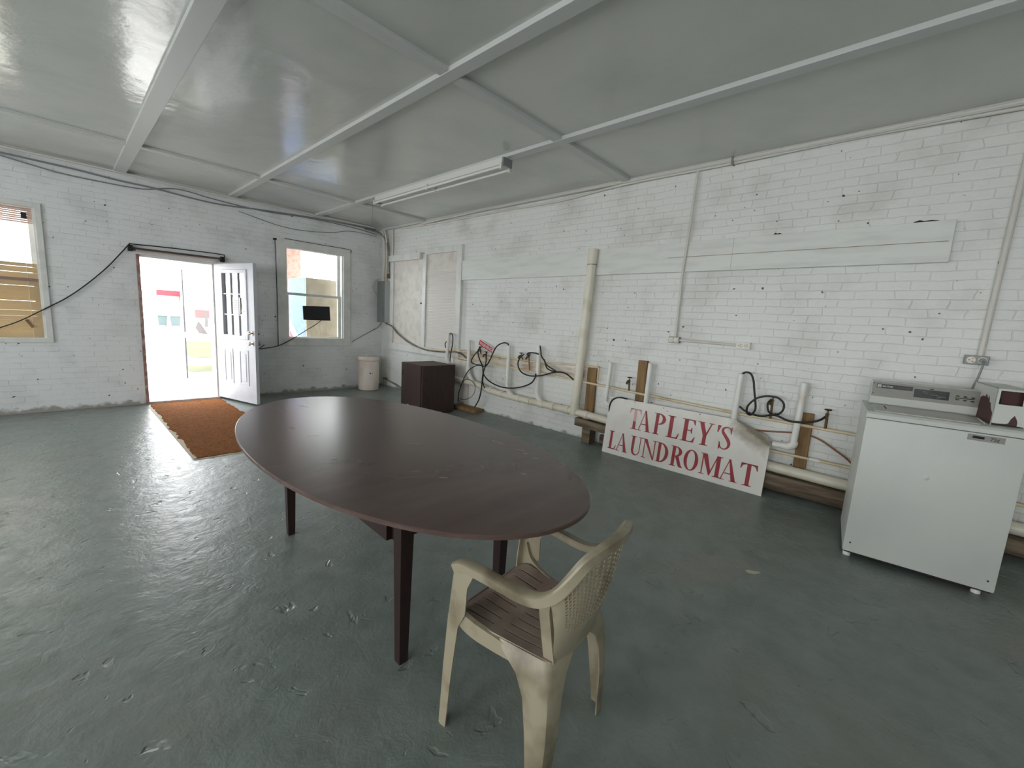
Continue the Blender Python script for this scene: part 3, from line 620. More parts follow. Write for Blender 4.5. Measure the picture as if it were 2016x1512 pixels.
# ------------------------------------------------------------------ washer (local +X along the front to the right, +Y into the depth)
a0 = Vector((3.427, 0.097, 0)); b0 = Vector((3.492, -0.580, 0)); rdir = (b0 - a0).normalized()
wa = thing('coin_washer', 'white top-loading coin-operated washing machine with steel console against the brick wall', 'washing machine', a0, math.atan2(rdir.y, rdir.x))
WW, WD = 0.683, 0.60
def lip(bm, pts, axis, h, base): prism(bm, pts, h, axis=axis, base=base)
bm = BM(); box(bm, (0, 0, 0.04), (WW, WD, 0.937), 0.012); obj('cabinet_body', bm, M['enamel'], wa, smooth=True)
bm = BM(); prism(bm, [(0.0, 0.940), (0.0, 0.964), (0.012, 0.976), (0.03, 0.979), (WD, 0.979), (WD, 0.940)], WW + 0.004, axis=0, base=-0.002); obj('top_deck', bm, M['enamel'], wa)
bm = BM(); box(bm, (0.04, 0.05, 0.979), (0.50, 0.40, 0.984), 0.002); ld = obj('lid', bm, M['enamel_in'], wa)
bm = BM(); box(bm, (0.10, 0.20, 0.984), (0.106, 0.34, 0.9855)); obj('scratch', bm, M['dark_slot'], ld)
bm = BM(); prism(bm, [(0.425, 0.981), (0.41, 0.992), (0.405, 1.035), (0.425, 1.142), (0.50, 1.146), (0.585, 1.10), (0.585, 0.979)], 0.535, axis=0, base=0.028); cn = obj('console', bm, M['enamel'], wa)
# steel face on the console slope
fz0, fz1 = 1.040, 1.140
def fy(z): return 0.405 + (z - 1.035) / 0.107 * 0.02
def face_plate(bm, x0, x1, z0, z1, t0, t1, mi=0):
    v = [bm.verts.new((x, fy(z) - t, z)) for x in (x0, x1) for z in (z0, z1) for t in (t0, t1)]
    for q in ((0, 1, 3, 2), (4, 6, 7, 5), (0, 4, 5, 1), (2, 3, 7, 6), (0, 2, 6, 4), (1, 5, 7, 3)): bm.faces.new([v[i] for i in q]).material_index = mi
bm = BM(); face_plate(bm, 0.030, 0.563, fz0, fz1, 0.0, 0.003); fp = obj('control_panel', bm, M['steel'], cn)
bm = BM(); face_plate(bm, 0.052, 0.236, 1.098, 1.126, 0.003, 0.004); obj('name_plate', bm, M['panel_black'], fp)
bm = BM(); face_plate(bm, 0.244, 0.410, 1.062, 1.116, 0.003, 0.0045); obj('display_window', bm, M['panel_black'], fp)
bm = BM(); face_plate(bm, 0.318, 0.336, 1.119, 1.125, 0.003, 0.0045); obj('indicator_slot', bm, M['panel_black'], fp)
for i in range(3):
    for zz in (1.083, 1.060): bm = BM(); face_plate(bm, 0.440 + i * 0.034, 0.456 + i * 0.034, zz + 0.012 - i * 0.0015, zz + 0.019 - i * 0.0015, 0.003, 0.006); obj('button', bm, M['panel_black'], fp)
bm = BM(); face_plate(bm, 0.436, 0.524, 1.0835, 1.0885, 0.003, 0.0042); obj('button_stripe', bm, M['panel_black'], fp)
for (x, z) in ((0.038, 1.128), (0.038, 1.06), (0.553, 1.125), (0.553, 1.06)): bm = BM(); face_plate(bm, x - 0.003, x + 0.003, z - 0.003, z + 0.003, 0.003, 0.005); obj('screw', bm, M['panel_black'], fp)
def put_text(txt, size, x, z, m, parent, yfun, lift, bold=0.0):
    bm = text_bm(txt, size, 0.0003, bold)
    for v in bm.verts: v.co = Vector((x + v.co.x, yfun(z + v.co.y) - lift - v.co.z, z + v.co.y))
    return obj('lettering', bm, m, parent)
bm = BM()
for (x0, x1, z0, z1) in ((0.056, 0.076, 1.120, 1.1225), (0.056, 0.076, 1.102, 1.1045), (0.056, 0.059, 1.1045, 1.120), (0.073, 0.076, 1.1045, 1.120)): face_plate(bm, x0, x1, z0, z1, 0.004, 0.0046)
obj('emblem_frame', bm, M['white_ink'], fp)
put_text('M', 0.016, 0.0595, 1.1065, M['white_ink'], fp, fy, 0.0044, 0.0004)
put_text('MAYTAG', 0.0135, 0.082, 1.1075, M['white_ink'], fp, fy, 0.0044, 0.0002)
put_text('COMMERCIAL WASHER', 0.007, 0.149, 1.1075, M['grey_ink'], fp, fy, 0.0044)
bm = BM()
for (x, z, l) in ((0.285, 1.100, .012), (0.30, 1.094, .010), (0.325, 1.086, .016), (0.344, 1.086, .014), (0.36, 1.078, .035), (0.35, 1.072, .02)): face_plate(bm, x, x + l, z, z + 0.003, 0.0045, 0.005)
obj('display_print', bm, M['grey_ink'], fp)
# coin box
bm = BM(); cx0, cx1, cy0, cy1, cz0, cz1 = 0.545, 0.675, 0.115, 0.58, 0.980, 1.192
wx0, wx1, wz0, wz1 = 0.560, 0.650, 1.100, 1.178
for (p, q) in (((cx0, cy0, cz0), (cx0 + 0.004, cy1, cz1)), ((cx1 - 0.004, cy0, cz0), (cx1, cy1, cz1)), ((cx0, cy0, cz1 - 0.004), (cx1, cy1, cz1)), ((cx0, cy1 - 0.004, cz0), (cx1, cy1, cz1)),
               ((cx0, cy0, cz0 + .006), (wx0, cy0 + 0.005, cz1)), ((wx1, cy0, cz0 + .006), (cx1, cy0 + 0.005, cz1)), ((wx0, cy0, cz0 + .006), (wx1, cy0 + 0.005, wz0)), ((wx0, cy0, wz1), (wx1, cy0 + 0.005, cz1))): box(bm, p, q)
cb_ = obj('coin_box', bm, M['enamel'], wa); cb_['label'] = 'white coin box with flaked brown patches'
boxo('coin_mechanism', (wx0 - 0.01, cy0 + 0.06, wz0 - 0.02), (wx1 + 0.01, cy0 + 0.075, wz1 + 0.01), M['rust'], cb_)
bm = BM(); box(bm, (wx0 + 0.01, cy0 + 0.045, wz0 + 0.004), (wx0 + 0.018, cy0 + 0.062, wz0 + 0.03)); obj('coin_slot', bm, M['dark_slot'], cb_)
bm = BM()   # flaked patch on the left cheek (faces -X), ragged outline
prism(bm, [(cy0 + 0.004, 0.982), (cy0 + 0.004, 1.045), (0.15, 1.06), (0.17, 1.075), (0.19, 1.10), (0.205, 1.095), (0.235, 1.135), (0.25, 1.115), (0.29, 1.14), (0.31, 1.12), (0.345, 1.125), (0.40, 1.11), (0.42, 0.982)], 0.0012, axis=0, base=cx0 - 0.0012)
prism(bm, [(0.600, 0.986), (0.600, 0.992), (0.612, 0.998), (0.618, 1.022), (0.630, 1.045), (0.641, 1.022), (0.645, 1.006), (0.645, 0.986)], 0.0012, axis=1, base=cy0 - 0.0012)
prism(bm, [(0.548, 0.986), (0.548, 0.991), (0.57, 0.990), (0.60, 0.993), (0.60, 0.986)], 0.0012, axis=1, base=cy0 - 0.0012)
obj('flaked_patch', bm, M['rust'], cb_)
bm = BM(); tube(bm, [(0.52, 0.10, 0.984), (0.52 + 0.012, 0.30, 0.986)], 0.0028, 8); obj('white_stick', bm, M['paper'], wa)
# badge, dimple, bolts, feet
bm = BM(); box(bm, (0.447, -0.003, 0.893), (0.590, 0.0, 0.927), 0.001); bd = obj('price_badge', bm, M['steel'], wa)
boxo('badge_bar', (0.466, -0.0036, 0.905), (0.512, -0.003, 0.919), M['panel_black'], bd)
bm = text_bm('75\u00a2', 0.026, 0.0003, 0.0003)
for v in bm.verts: v.co = Vector((0.533 + v.co.x, -0.0033 - v.co.z, 0.9015 + v.co.y))
obj('lettering', bm, mat('dark_grey_print', (58, 58, 56), 0.5), bd)
bm = BM(); lathe(bm, [(0.016, 0), (0.011, 0.002), (0.004, 0.0035), (0.001, 0.004)], n=16)
for v in bm.verts: v.co = Vector((0.318 + v.co.x, -v.co.z, 0.626 + v.co.y))
obj('dimple', bm, M['enamel'], wa, smooth=True)
for x in (0.035, 0.648): bm = BM(); tube(bm, [(x, 0.0, 0.105), (x, -0.002, 0.105)], 0.005, 10); obj('panel_screw', bm, M['dark_slot'], wa)
for (x, y) in ((0.03, 0.05), (WW - 0.06, 0.05), (0.06, WD - 0.05), (WW - 0.06, WD - 0.05)):
    zf = floor_z((a0 + rdir * x + Vector((-rdir.y, rdir.x, 0)) * y).x) if y > 0.3 else 0.0
    zf = min(zf, 0.034); bm = BM(); tube(bm, [(x, y, zf), (x, y, zf + 0.014), (x, y, 0.045)], [0.021, 0.021, 0.010], 16); obj('foot', bm, M['pvc_white'], wa)
boxo('base_frame', (0.012, 0.014, 0.030), (WW - 0.012, WD - 0.01, 0.042), M['dark_slot'], wa)

# ------------------------------------------------------------------ the laundromat sign
SB = Vector((4.085, 2.305, floor_z(4.085) + 0.001)); ST_X, SH = 4.163, 0.625; SWd = 1.595
sg = bpy.data.objects.new('laundromat_sign', None); COL.objects.link(sg)
tag(sg, "white metal sign with red letters TAPLEY'S LAUNDROMAT leaning on pipes by the wall", 'sign')
lean = math.asin((ST_X - SB.x) / SH)
# local: X along the sign (left to right as read, world -Y), Z up the face, Y into the wall
sg.location = SB; sg.rotation_euler = Euler((-lean, 0, math.radians(-90)), 'XYZ')
def bent(x, z, lift=0.0):      # bent-back top right corner
    d = max(0, (x - 1.27) * 0.50 + (z - 0.40) * 0.87 - 0.185); e = d * min(1, d / 0.05)
    return Vector((x - 0.28 * e, 0.58 * e - lift, z - 0.55 * e))
def signgrid(bm, nx=60, nz=24):
    fr = [[bm.verts.new(bent(SWd * i / nx, SH * j / nz)) for j in range(nz + 1)] for i in range(nx + 1)]
    bk = [[bm.verts.new(bent(SWd * i / nx, SH * j / nz, -0.0025)) for j in range(nz + 1)] for i in range(nx + 1)]
    for i in range(nx):
        for j in range(nz):
            bm.faces.new((fr[i][j], fr[i + 1][j], fr[i + 1][j + 1], fr[i][j + 1])); bm.faces.new((bk[i][j], bk[i][j + 1], bk[i + 1][j + 1], bk[i + 1][j]))
    for i in range(nx):
        for j in (0, nz): bm.faces.new((fr[i][j], fr[i + 1][j], bk[i + 1][j], bk[i][j]))
    for j in range(nz):
        for i in (0, nx): bm.faces.new((fr[i][j], fr[i][j + 1], bk[i][j + 1], bk[i][j]))
bm = BM(); signgrid(bm); obj('sign_panel', bm, M['sign'], sg, smooth=True)
def arc(cx, cz, rx, rz, t0, t1, n=18): return [(cx + rx * math.cos(math.radians(t0 + (t1 - t0) * k / n)), cz + rz * math.sin(math.radians(t0 + (t1 - t0) * k / n))) for k in range(n + 1)]
def bandp(outer, inner): return [[outer[i], outer[i + 1], inner[i + 1], inner[i]] for i in range(len(outer) - 1)]
def brk(x0, x1, z, up, s=0.05):   # a bracketed serif foot between x0..x1 at z
    k = 1 if up else -1; xm = (x0 + x1) / 2; q = (x1 - x0) * 0.24
    return [(x0, z), (x1, z), (x1, z + k * 0.022), (xm + q, z + k * s), (xm - q, z + k * s), (x0, z + k * 0.022)]
def glyph(c):
    """letter outlines in a cell one unit high: (width, list of convex-ish polygons)"""
    if c == 'L': return .56, [[(.12, 0), (.27, 0), (.27, 1), (.12, 1)], brk(.03, .36, 1, False), brk(.03, .36, 0, True), [(.2, 0), (.50, 0), (.55, .26), (.52, .26), (.44, .06), (.2, .05)]]
    if c == 'T': return .66, [[(.255, 0), (.405, 0), (.405, 1), (.255, 1)], brk(.15, .51, 0, True), [(.03, 1), (.63, 1), (.63, .945), (.03, .945)], [(.03, 1), (.01, .74), (.04, .74), (.10, .90), (.2, .945), (.2, 1)], [(.63, 1), (.65, .74), (.62, .74), (.56, .90), (.46, .945), (.46, 1)]]
    if c == 'A': return .70, [[(.35, 1), (.10, 0), (.06, 0), (.32, 1)], [(.30, 1), (.37, 1), (.64, 0), (.47, 0)], [(.19, .30), (.50, .30), (.49, .35), (.20, .35)], brk(0, .22, 0, True, .035), brk(.40, .71, 0, True, .035)]
    if c == 'P':
        o = arc(.27, .735, .33, .265, 90, -90); i = arc(.27, .735, .17, .215, 90, -90)
        return .62, [[(.12, 0), (.27, 0), (.27, 1), (.12, 1)], brk(.03, .36, 0, True), [(.03, 1), (.27, 1), (.27, .95), (.03, .975)]] + bandp(o, i)
    if c == 'E': return .60, [[(.12, 0), (.27, 0), (.27, 1), (.12, 1)], [(.03, 1), (.27, 1), (.27, .95), (.03, .975)], [(.03, 0), (.27, 0), (.27, .05), (.03, .025)], [(.2, 1), (.53, 1), (.54, .77), (.51, .77), (.45, .93), (.38, .955), (.2, .955)], [(.2, 0), (.54, 0), (.58, .26), (.55, .26), (.47, .07), (.38, .045), (.2, .045)], [(.2, .49), (.42, .49), (.42, .535), (.2, .535)], [(.42, .38), (.445, .38), (.445, .645), (.42, .645), (.38, .52)]]
    if c == 'Y': return .68, [[(.27, 0), (.42, 0), (.42, .46), (.27, .46)], brk(.17, .52, 0, True), [(.07, 1), (.25, 1), (.43, .46), (.27, .42)], [(.56, 1), (.61, 1), (.42, .42), (.36, .46)], brk(0, .32, 1, False, .035), brk(.46, .70, 1, False, .035)]
    if c == "'": return .20, [[(.06, 1), (.19, 1), (.10, .70), (.06, .70)]]
    if c == 'S':
        sp = cr([(.47, .80, .02), (.42, .92, .03), (.29, .965, .035), (.15, .90, .07), (.13, .76, .10), (.24, .61, .12), (.38, .44, .13), (.45, .27, .11), (.40, .11, .07), (.26, .035, .035), (.12, .09, .03), (.05, .25, .02)], 6)
        L_, R_ = [], []
        for k, p in enumerate(sp):
            t = sp[min(k + 1, len(sp) - 1)] - sp[max(k - 1, 0)]; nx, nz = -t.y, t.x; m = math.hypot(nx, nz); h = p.z / 2 + .006
            L_.append((p.x + nx / m * h, p.y + nz / m * h)); R_.append((p.x - nx / m * h, p.y - nz / m * h))
        return .56, bandp(L_, R_) + [[(.47, 1), (.50, 1), (.49, .68), (.46, .70), (.43, .85)], [(.03, 0), (.06, .0), (.12, .12), (.06, .32), (.03, .34)]]
    if c == 'U':
        o = arc(.36, .30, .25, .315, 180, 360); i = arc(.39, .28, .145, .235, 180, 360); i[-1] = (.565, .30)
        o2 = [(x, z) for x, z in o]
        return .74, [[(.11, .30), (.26, .30), (.26, 1), (.11, 1)], [(.565, .30), (.61, .30), (.61, 1), (.565, 1)], brk(.02, .35, 1, False), brk(.48, .70, 1, False, .04)] + bandp(o2, [(.245 + (.565 - .245) * (1 - math.cos(math.radians(180 * k / 18))) / 2, .30 - .245 * math.sin(math.radians(180 * k / 18))) for k in range(19)])
    if c == 'N': return .76, [[(.11, 0), (.155, 0), (.155, 1), (.11, 1)], [(.08, 1), (.24, 1), (.65, 0), (.60, -.02)], [(.605, 0), (.65, 0), (.65, 1), (.605, 1)], brk(.02, .25, 0, True, .04), brk(.51, .74, 1, False, .04), [(.01, 1), (.24, 1), (.2, .95), (.01, .975)]]
    if c == 'D':
        o = arc(.25, .5, .43, .5, 90, -90, 24); i = arc(.25, .5, .26, .45, 90, -90, 24)
        return .72, [[(.12, 0), (.27, 0), (.27, 1), (.12, 1)], [(.03, 1), (.27, 1), (.27, .95), (.03, .975)], [(.03, 0), (.27, 0), (.27, .05), (.03, .025)]] + bandp(o, i)
    if c == 'R':
        o = arc(.27, .745, .31, .255, 90, -90); i = arc(.27, .745, .155, .21, 90, -90)
        return .68, [[(.12, 0), (.27, 0), (.27, 1), (.12, 1)], brk(.03, .36, 0, True), [(.03, 1), (.27, 1), (.27, .95), (.03, .975)], [(.28, .50), (.44, .53), (.60, .10), (.68, .03), (.68, 0), (.52, 0), (.46, .06)]] + bandp(o, i)
    if c == 'O': return .72, bandp(arc(.36, .5, .33, .515, 0, 360, 40), arc(.36, .5, .175, .465, 0, 360, 40))
    if c == 'M': return .88, [[(.12, 0), (.165, 0), (.165, 1), (.12, 1)], [(.10, 1), (.29, 1), (.48, .20), (.42, 0)], [(.66, 1), (.70, 1), (.45, 0), (.41, .02)], [(.645, 0), (.795, 0), (.795, 1), (.645, 1)], brk(.03, .26, 0, True, .04), brk(.56, .88, 0, True), [(.03, 1), (.27, 1), (.22, .95), (.03, .975)], [(.66, 1), (.88, 1), (.88, .975), (.70, .95)]]
def letter(c, x0, x1, z0, z1, m, mod=None, m2=None):
    w, polys = glyph(c); bm = BM()
    for P in polys:
        pts = [(x0 + p[0] / w * (x1 - x0), z0 + p[1] * (z1 - z0)) for p in P]
        q = [bm.verts.new(bent(x, z, 0.0012)) for x, z in pts]; qb = [bm.verts.new(bent(x, z, 0.0002)) for x, z in pts]
        try:
            f = bm.faces.new(q); bm.faces.new(qb[::-1])
            for k in range(len(q)): bm.faces.new((q[k], q[(k + 1) % len(q)], qb[(k + 1) % len(q)], qb[k]))
        except ValueError: pass
    if m2:
        r = bmesh.ops.bisect_plane(bm, geom=bm.verts[:] + bm.edges[:] + bm.faces[:], plane_co=(0, 0, mod), plane_no=(0.25, 0, 1))
        for f in bm.faces:
            c_ = f.calc_center_median()
            if c_.z + 0.25 * c_.x > mod: f.material_index = 1
        return obj('letter', bm, [m, m2], sg)
    return obj('letter', bm, m, sg)
SIGN_ROWS = (("TAPLEY'S", [(.262, .40), (.368, .520), (.530, .668), (.672, .815), (.818, .972), (.975, 1.125), (1.142, 1.190), (1.178, 1.295)], .325, .545),
             ("LAUNDROMAT", [(.055, .160), (.155, .300), (.318, .462), (.452, .620), (.605, .748), (.752, .895), (.890, 1.040), (1.040, 1.250), (1.230, 1.390), (1.395, 1.540)], .055, .255))
for word, spans, z0, z1 in SIGN_ROWS:
    for c, (x0, x1) in zip(word, spans):
        if c == 'T' and z0 > .3:
            o = letter(c, x0, x1, z0, z1, M['sign_red'], z0 + 0.085 + 0.25 * (x0 + x1) / 2, M['sign_fade']); o['label'] = 'letter T peeled to pink in its upper part'
        else: letter(c, x0, x1, z0, z1, M['sign_red'])
for (x, z) in ((.02, .60), (.30, .612), (.62, .607), (.66, .58), (.98, .612)):
    bm = BM(); tube(bm, [(x, 0.001, z), (x, -0.002, z)], 0.005, 8); obj('nail_hole', bm, M['dark_slot'], sg)

# ------------------------------------------------------------------ drain, supply pipes and lumber along the right wall
PO = 0.095                                         # main drain axis in front of the wall
def RP(u, v, off=PO): return R(u, v, off)
dr = thing('drain_line', 'white plastic drain pipe with upright standpipes running low along the brick wall', 'pipe')
mainL = [RP(898, 745), RP(926, 753.5), RP(958.6, 771), RP(1004.4, 784), RP(1054.6, 797), RP(1131, 814), RP(1196, 830)]
za, zb2 = 0.375, 0.265
main_pts = [(XR - PO, 5.3, 0.47), (XR - PO, 4.62, 0.455), (XR - PO, 4.30, 0.405), (XR - PO, 3.80, 0.378), (XR - PO, 2.78, 0.368), (XR - PO, 1.6, 0.318), (XR - PO, 0.64, 0.272), (XR - PO, -1.6, 0.235)]
def main_z(y):
    for a, b2 in zip(main_pts, main_pts[1:]):
        if a[1] >= y >= b2[1]: t = (a[1] - y) / (a[1] - b2[1]); return a[2] + (b2[2] - a[2]) * t
    return main_pts[0][2]
tubeo('main_pipe', cr(main_pts, 4), 0.044, M['pvc'], dr, 20)
for y in (4.25, 4.02, 3.70, 3.52, 3.30, 3.12, 2.90, 2.62): tubeo('coupling', [(XR - PO, y - 0.028, main_z(y - 0.028)), (XR - PO, y + 0.028, main_z(y + 0.028))], 0.051, M['pvc'], dr, 20)
def standpipe(ytop, ztop, ybot, zbot, wye):
    bm = BM(); a = (XR - PO, ybot, zbot); pipe_open(bm, a, (XR - PO, ytop, ztop), 0.0255)
    if wye: tube(bm, cr([(XR - PO, ybot, zbot + 0.08), (XR - PO, ybot, zbot), (XR - PO, ybot - 0.05, zbot - 0.08), (XR - PO, ybot - 0.14, main_z(ybot - 0.14) + 0.0)], 6), 0.031, 18)
    return obj('standpipe', bm, M['pvc_white'], dr, smooth=True)
def yz(u, v): p = RP(u, v); return p.y, p.z
for (ut, vt, ub, vb) in ((884, 656.4, 879.5, 705), (924.3, 669.5, 921.5, 731), (1002.2, 680.4, 998.5, 760), (1061, 681.5, 1057, 774)):
    (y1, z1), (y0, z0) = yz(ut, vt), yz(ub, vb); standpipe(y1, z1, y0, max(z0, main_z(y0) + 0.10), True)
(y1, z1), (y0, z0) = yz(1281.4, 715.4), yz(1272, 794); standpipe(y1, z1, y0 + .01, main_z(y0), False)
(y1, z1), (y0, z0) = yz(1460.4, 736), yz(1444.4, 827); standpipe(y1, z1, y0 + .01, main_z(y0), False)
# the two standpipes that end in an elbow
for (ut, vt, ub, vb, sg_, ln_) in ((1203, 714.4, 1192, 793.8, -1, 0.16), (1585.3, 753.8, 1561, 880, 1, 0.15)):
    (y1, z1), (y0, z0) = yz(ut, vt), yz(ub, vb); bm = BM()
    pipe_open(bm, (XR - PO, y0, z0 + 0.03), (XR - PO, y1, z1), 0.0255 if sg_ > 0 else 0.022); r_ = 0.0255 if sg_ > 0 else 0.022
    tube(bm, cr([(XR - PO, y0, z0 + 0.05), (XR - PO, y0, z0 + 0.02), (XR - PO, y0 + sg_ * 0.03, z0 - 0.004), (XR - PO, y0 + sg_ * 0.07, z0 - 0.005)], 6), r_ + 0.006, 18)
    tube(bm, [(XR - PO, y0 + sg_ * 0.05, z0 - 0.005), (XR - PO, y0 + sg_ * ln_, z0 - 0.01)], r_, 18); obj('standpipe', bm, M['pvc_white'], dr, smooth=True)
# tall vent
bm = BM(); vb_, vt_ = (XR - PO, RP(1131, 812).y, main_z(2.8)), (XR - PO, RP(1169, 490).y, RP(1169, 490).z)
pipe_open(bm, vb_, vt_, 0.051, n=24); vs = obj('vent_stack', bm, M['pvc'], dr, smooth=True)
vv = Vector(vt_) - Vector(vb_)
bm = BM()
p1 = Vector(vb_) + vv * ((2.10 - vb_[2]) / vv.z); tube(bm, [p1 - Vector((0, 0, .006)), p1 + Vector((0, 0, .006))], 0.0535, 24); box(bm, (XR - 0.05, p1.y - 0.075, p1.z - 0.006), (XR - 0.03, p1.y - 0.04, p1.z + 0.006)); obj('pipe_strap', bm, M['galv'], vs)
tubeo('vent_hub', [Vector(vb_) - Vector((0, 0, .03)), Vector(vb_) + vv.normalized() * 0.10], 0.058, M['pvc'], dr, 24)
tubeo('vent_hub', [Vector(vt_) - vv.normalized() * 0.14, Vector(vt_) - vv.normalized() * 0.0], 0.056, M['pvc'], dr, 24)

# lumber
def plank(name, a, b, m, label, group=None, bev=0.004): return tag(boxo(name, a, b, m, None, bev), label, 'wood', group)
XW = XR - 0.002
p = R(1165, 724.6, .04); plank('wood_post', (XR - 0.042, p.y - 0.065, 0.30), (XW, p.y + 0.055, p.z), M['wood'], 'yellow-brown lumber post on the wall right behind the tall white vent pipe')
p = R(1266, 710, .04); plank('wood_post', (XR - 0.042, p.y - 0.05, 0.33), (XW, p.y + 0.05, p.z), M['wood'], 'tallest brown lumber post on the brick wall above the laundromat sign')
p = R(1590, 813.8, .04); plank('wood_post', (XR - 0.042, p.y - 0.045, 0.20), (XW, p.y + 0.045, p.z), M['wood'], 'short weathered lumber post between the laundromat sign and the washing machine')
bm = BM(); ysr = [2.74, 1.6, 0.64, -1.55]; rowsr = []
for y in ysr:
    t_ = main_z(y) - 0.053; rowsr.append([bm.verts.new((x, y, z)) for x, z in ((XR - 0.155, t_ - 0.09), (XR - 0.155, t_), (XR - 0.03, t_), (XR - 0.03, t_ - 0.09))])
for a, b2 in zip(rowsr, rowsr[1:]):
    for k in range(4): bm.faces.new((a[k], a[(k + 1) % 4], b2[(k + 1) % 4], b2[k]))
bm.faces.new(rowsr[0]); bm.faces.new(rowsr[-1][::-1])
tag(obj('wood_rail', bm, M['wood_dark']), 'long dirty lumber rail carrying the drain pipe behind the sign and washer', 'wood')
plank('wood_block', (XR - 0.15, 2.52, floor_z(4.2) + 0.0), (XR - 0.03, 2.63, main_z(2.58) - 0.138), M['wood_dark'], 'short lumber block propping the rail end under the vent pipe')
plank('wood_block', (XR - 0.14, 0.02, floor_z(4.2) + 0.0), (XR - 0.03, 0.12, main_z(0.07) - 0.138), M['wood_dark'], 'lumber block propping the rail behind the washing machine')
plank('wood_plank', (XR - 0.045, -1.6, 0.05), (XW, 2.45, 0.15), M['wood_dark'], 'dark rotten plank along the foot of the wall under the drain rail')
p = R(955, 797, 0.1); plank('wood_block', (XR - 0.20, 4.46, floor_z(4.15) - 0.0), (XR - 0.03, 5.0, 0.085), M['wood'], 'offcut of lumber on the floor beside the dark cabinet')
# painted boards behind the pipes
pa, pb = R(898, 694, .02), R(1120, 745, .02)
plank('wall_batten', (XR - 0.022, 2.68, 0.775), (XW, 5.13, 0.885), M['white_wood'], 'pink-stained white board screwed flat behind the supply pipes and hoses', bev=0.003)
plank('wall_board', (XR - 0.05, 4.84, 0.12), (XW, 5.22, 0.77), M['board_grey'], 'greyish painted upright boards on the wall behind the dark cabinet', bev=0.003)
plank('wall_board', (XR - 0.052, R(1884, 430).y, 1.99), (XW, R(1172, 490).y + .0, 2.275), M['plain_white'], 'long white board of two planks high on the wall, right of the vent pipe', bev=0.003)
plank('wall_board', (XR - 0.040, R(1164, 490).y + .004, 1.992), (XW, ya - 0.092, 2.278), M['plain_white'], 'single white board high on the wall between boarded window and vent pipe', bev=0.003)
for o in list(COL.objects):
    if o.name.startswith('wall_board') and 'two planks' in o.get('label', ''):
        y0_, y1_ = R(1884, 430).y, R(1172, 490).y
        boxo('plank_joint', (XR - 0.0535, y0_ + 0.02, 2.129), (XR - 0.052, y1_ - 0.9, 2.134), M['grime'], o)
        boxo('plank_joint', (XR - 0.0535, y1_ - 1.50, 1.995), (XR - 0.052, y1_ - 1.4985, 2.27), M['grime'], o)
        for (yc, w_) in ((y0_ + 0.15, 0.075), (R(1535, 455).y, 0.035)):
            bm = BM(); prism(bm, [(yc - w_, 2.270), (yc + w_, 2.270), (yc + w_ * .9, 2.279), (yc + w_ * .5, 2.290), (yc + w_ * .2, 2.281), (yc - w_ * .3, 2.284), (yc - w_ * .8, 2.278)], 0.03, axis=0, base=XR - 0.05); obj('tar_smear', bm, M['dark_slot'], o)

# supply pipes
SO = 0.062
def sp(*pts, off=SO): return cr([R(u, v, off) for u, v in pts], 5)
su = thing('supply_pipe', 'upper cream water pipe with two black taps behind the looped hoses', 'pipe')
tubeo('pipe_run', [(XR - SO, 5.20, 0.905), (XR - SO, 4.13, 0.903), (XR - SO, 3.45, 0.902), (XR - SO, 3.0, 0.925), (XR - SO, 2.545, 0.942), (XR - SO, 2.53, 0.93), (XR - SO, 2.53, 0.77)], 0.0105, M['cpvc'], su, 12)
sl = thing('supply_pipe', 'lower yellowed water pipe with taps running past the posts to the washer', 'pipe')
tubeo('pipe_run', [(XR - SO, 5.20, 0.80), (XR - SO, 4.16, 0.785), (XR - SO, 2.86, 0.748), (XR - SO, 2.02, 0.715), (XR - SO, 1.08, 0.682), (XR - SO, 0.35, 0.676), (XR - SO, -1.2, 0.665)], 0.0125, M['cpvc'], sl, 12)
s3 = thing('supply_pipe', 'lowest thin water pipe just above the drain, between sign and washer', 'pipe')
tubeo('pipe_run', [(XR - SO, 1.2, 0.405), (XR - SO, -1.2, 0.40)], 0.0115, M['cpvc'], s3, 12)
tubeo('pipe_socket', [(XR - SO, 0.36, 0.403), (XR - SO, 0.43, 0.403)], 0.016, M['pvc_white'], s3, 12)
def tap(parent, y, zp, h, lean_=0.0, wheel=None):
    """a hose bib rising from a pipe at height zp"""
    bm = BM(); top_ = Vector((XR - SO - 0.012, y + lean_, zp + h))
    tube(bm, [(XR - SO, y, zp), top_], 0.010, 10); tube(bm, [top_, top_ + Vector((-0.035, 0, 0.0)), top_ + Vector((-0.055, 0, -0.03))], [0.014, 0.012, 0.013], 10)
    tube(bm, [top_, top_ + Vector((0, 0, 0.035))], 0.007, 8); t_ = obj('tap', bm, M['brass'], parent, smooth=True)
    bm = BM(); c_ = top_ + Vector((0, 0, 0.038)); tube(bm, [c_ + Vector((math.cos(a) * 0.022, math.sin(a) * 0.022, 0)) for a in [2 * PI * k / 14 for k in range(15)]], 0.0055, 6); tube(bm, [c_ - Vector((.02, 0, 0)), c_ + Vector((.02, 0, 0))], 0.004, 6); tube(bm, [c_ - Vector((0, .02, 0)), c_ + Vector((0, .02, 0))], 0.004, 6)
    obj('tap_wheel', bm, wheel or M['black'], t_, smooth=True)
    return top_ + Vector((-0.055, 0, -0.03))
q = R(947, 690, SO); t1 = tap(su, q.y, 0.905, 0.07)
q = R(958, 697, SO); t2 = tap(sl, q.y, 0.79, 0.12)
q = R(1033, 712, SO); t3 = tap(su, q.y + .03, 0.902, 0.055, 0.03)
q = R(1044, 712, SO); t4 = tap(sl, q.y, 0.768, 0.19, 0.02)
q = R(1239, 762, SO); t5 = tap(sl, q.y, 0.722, 0.115)
q = R(1625, 842, SO); t6 = tap(sl, q.y, 0.68, 0.125)
q = R(1517, 820, SO); t7 = tap(sl, q.y, 0.69, 0.16, 0, M['copper'])
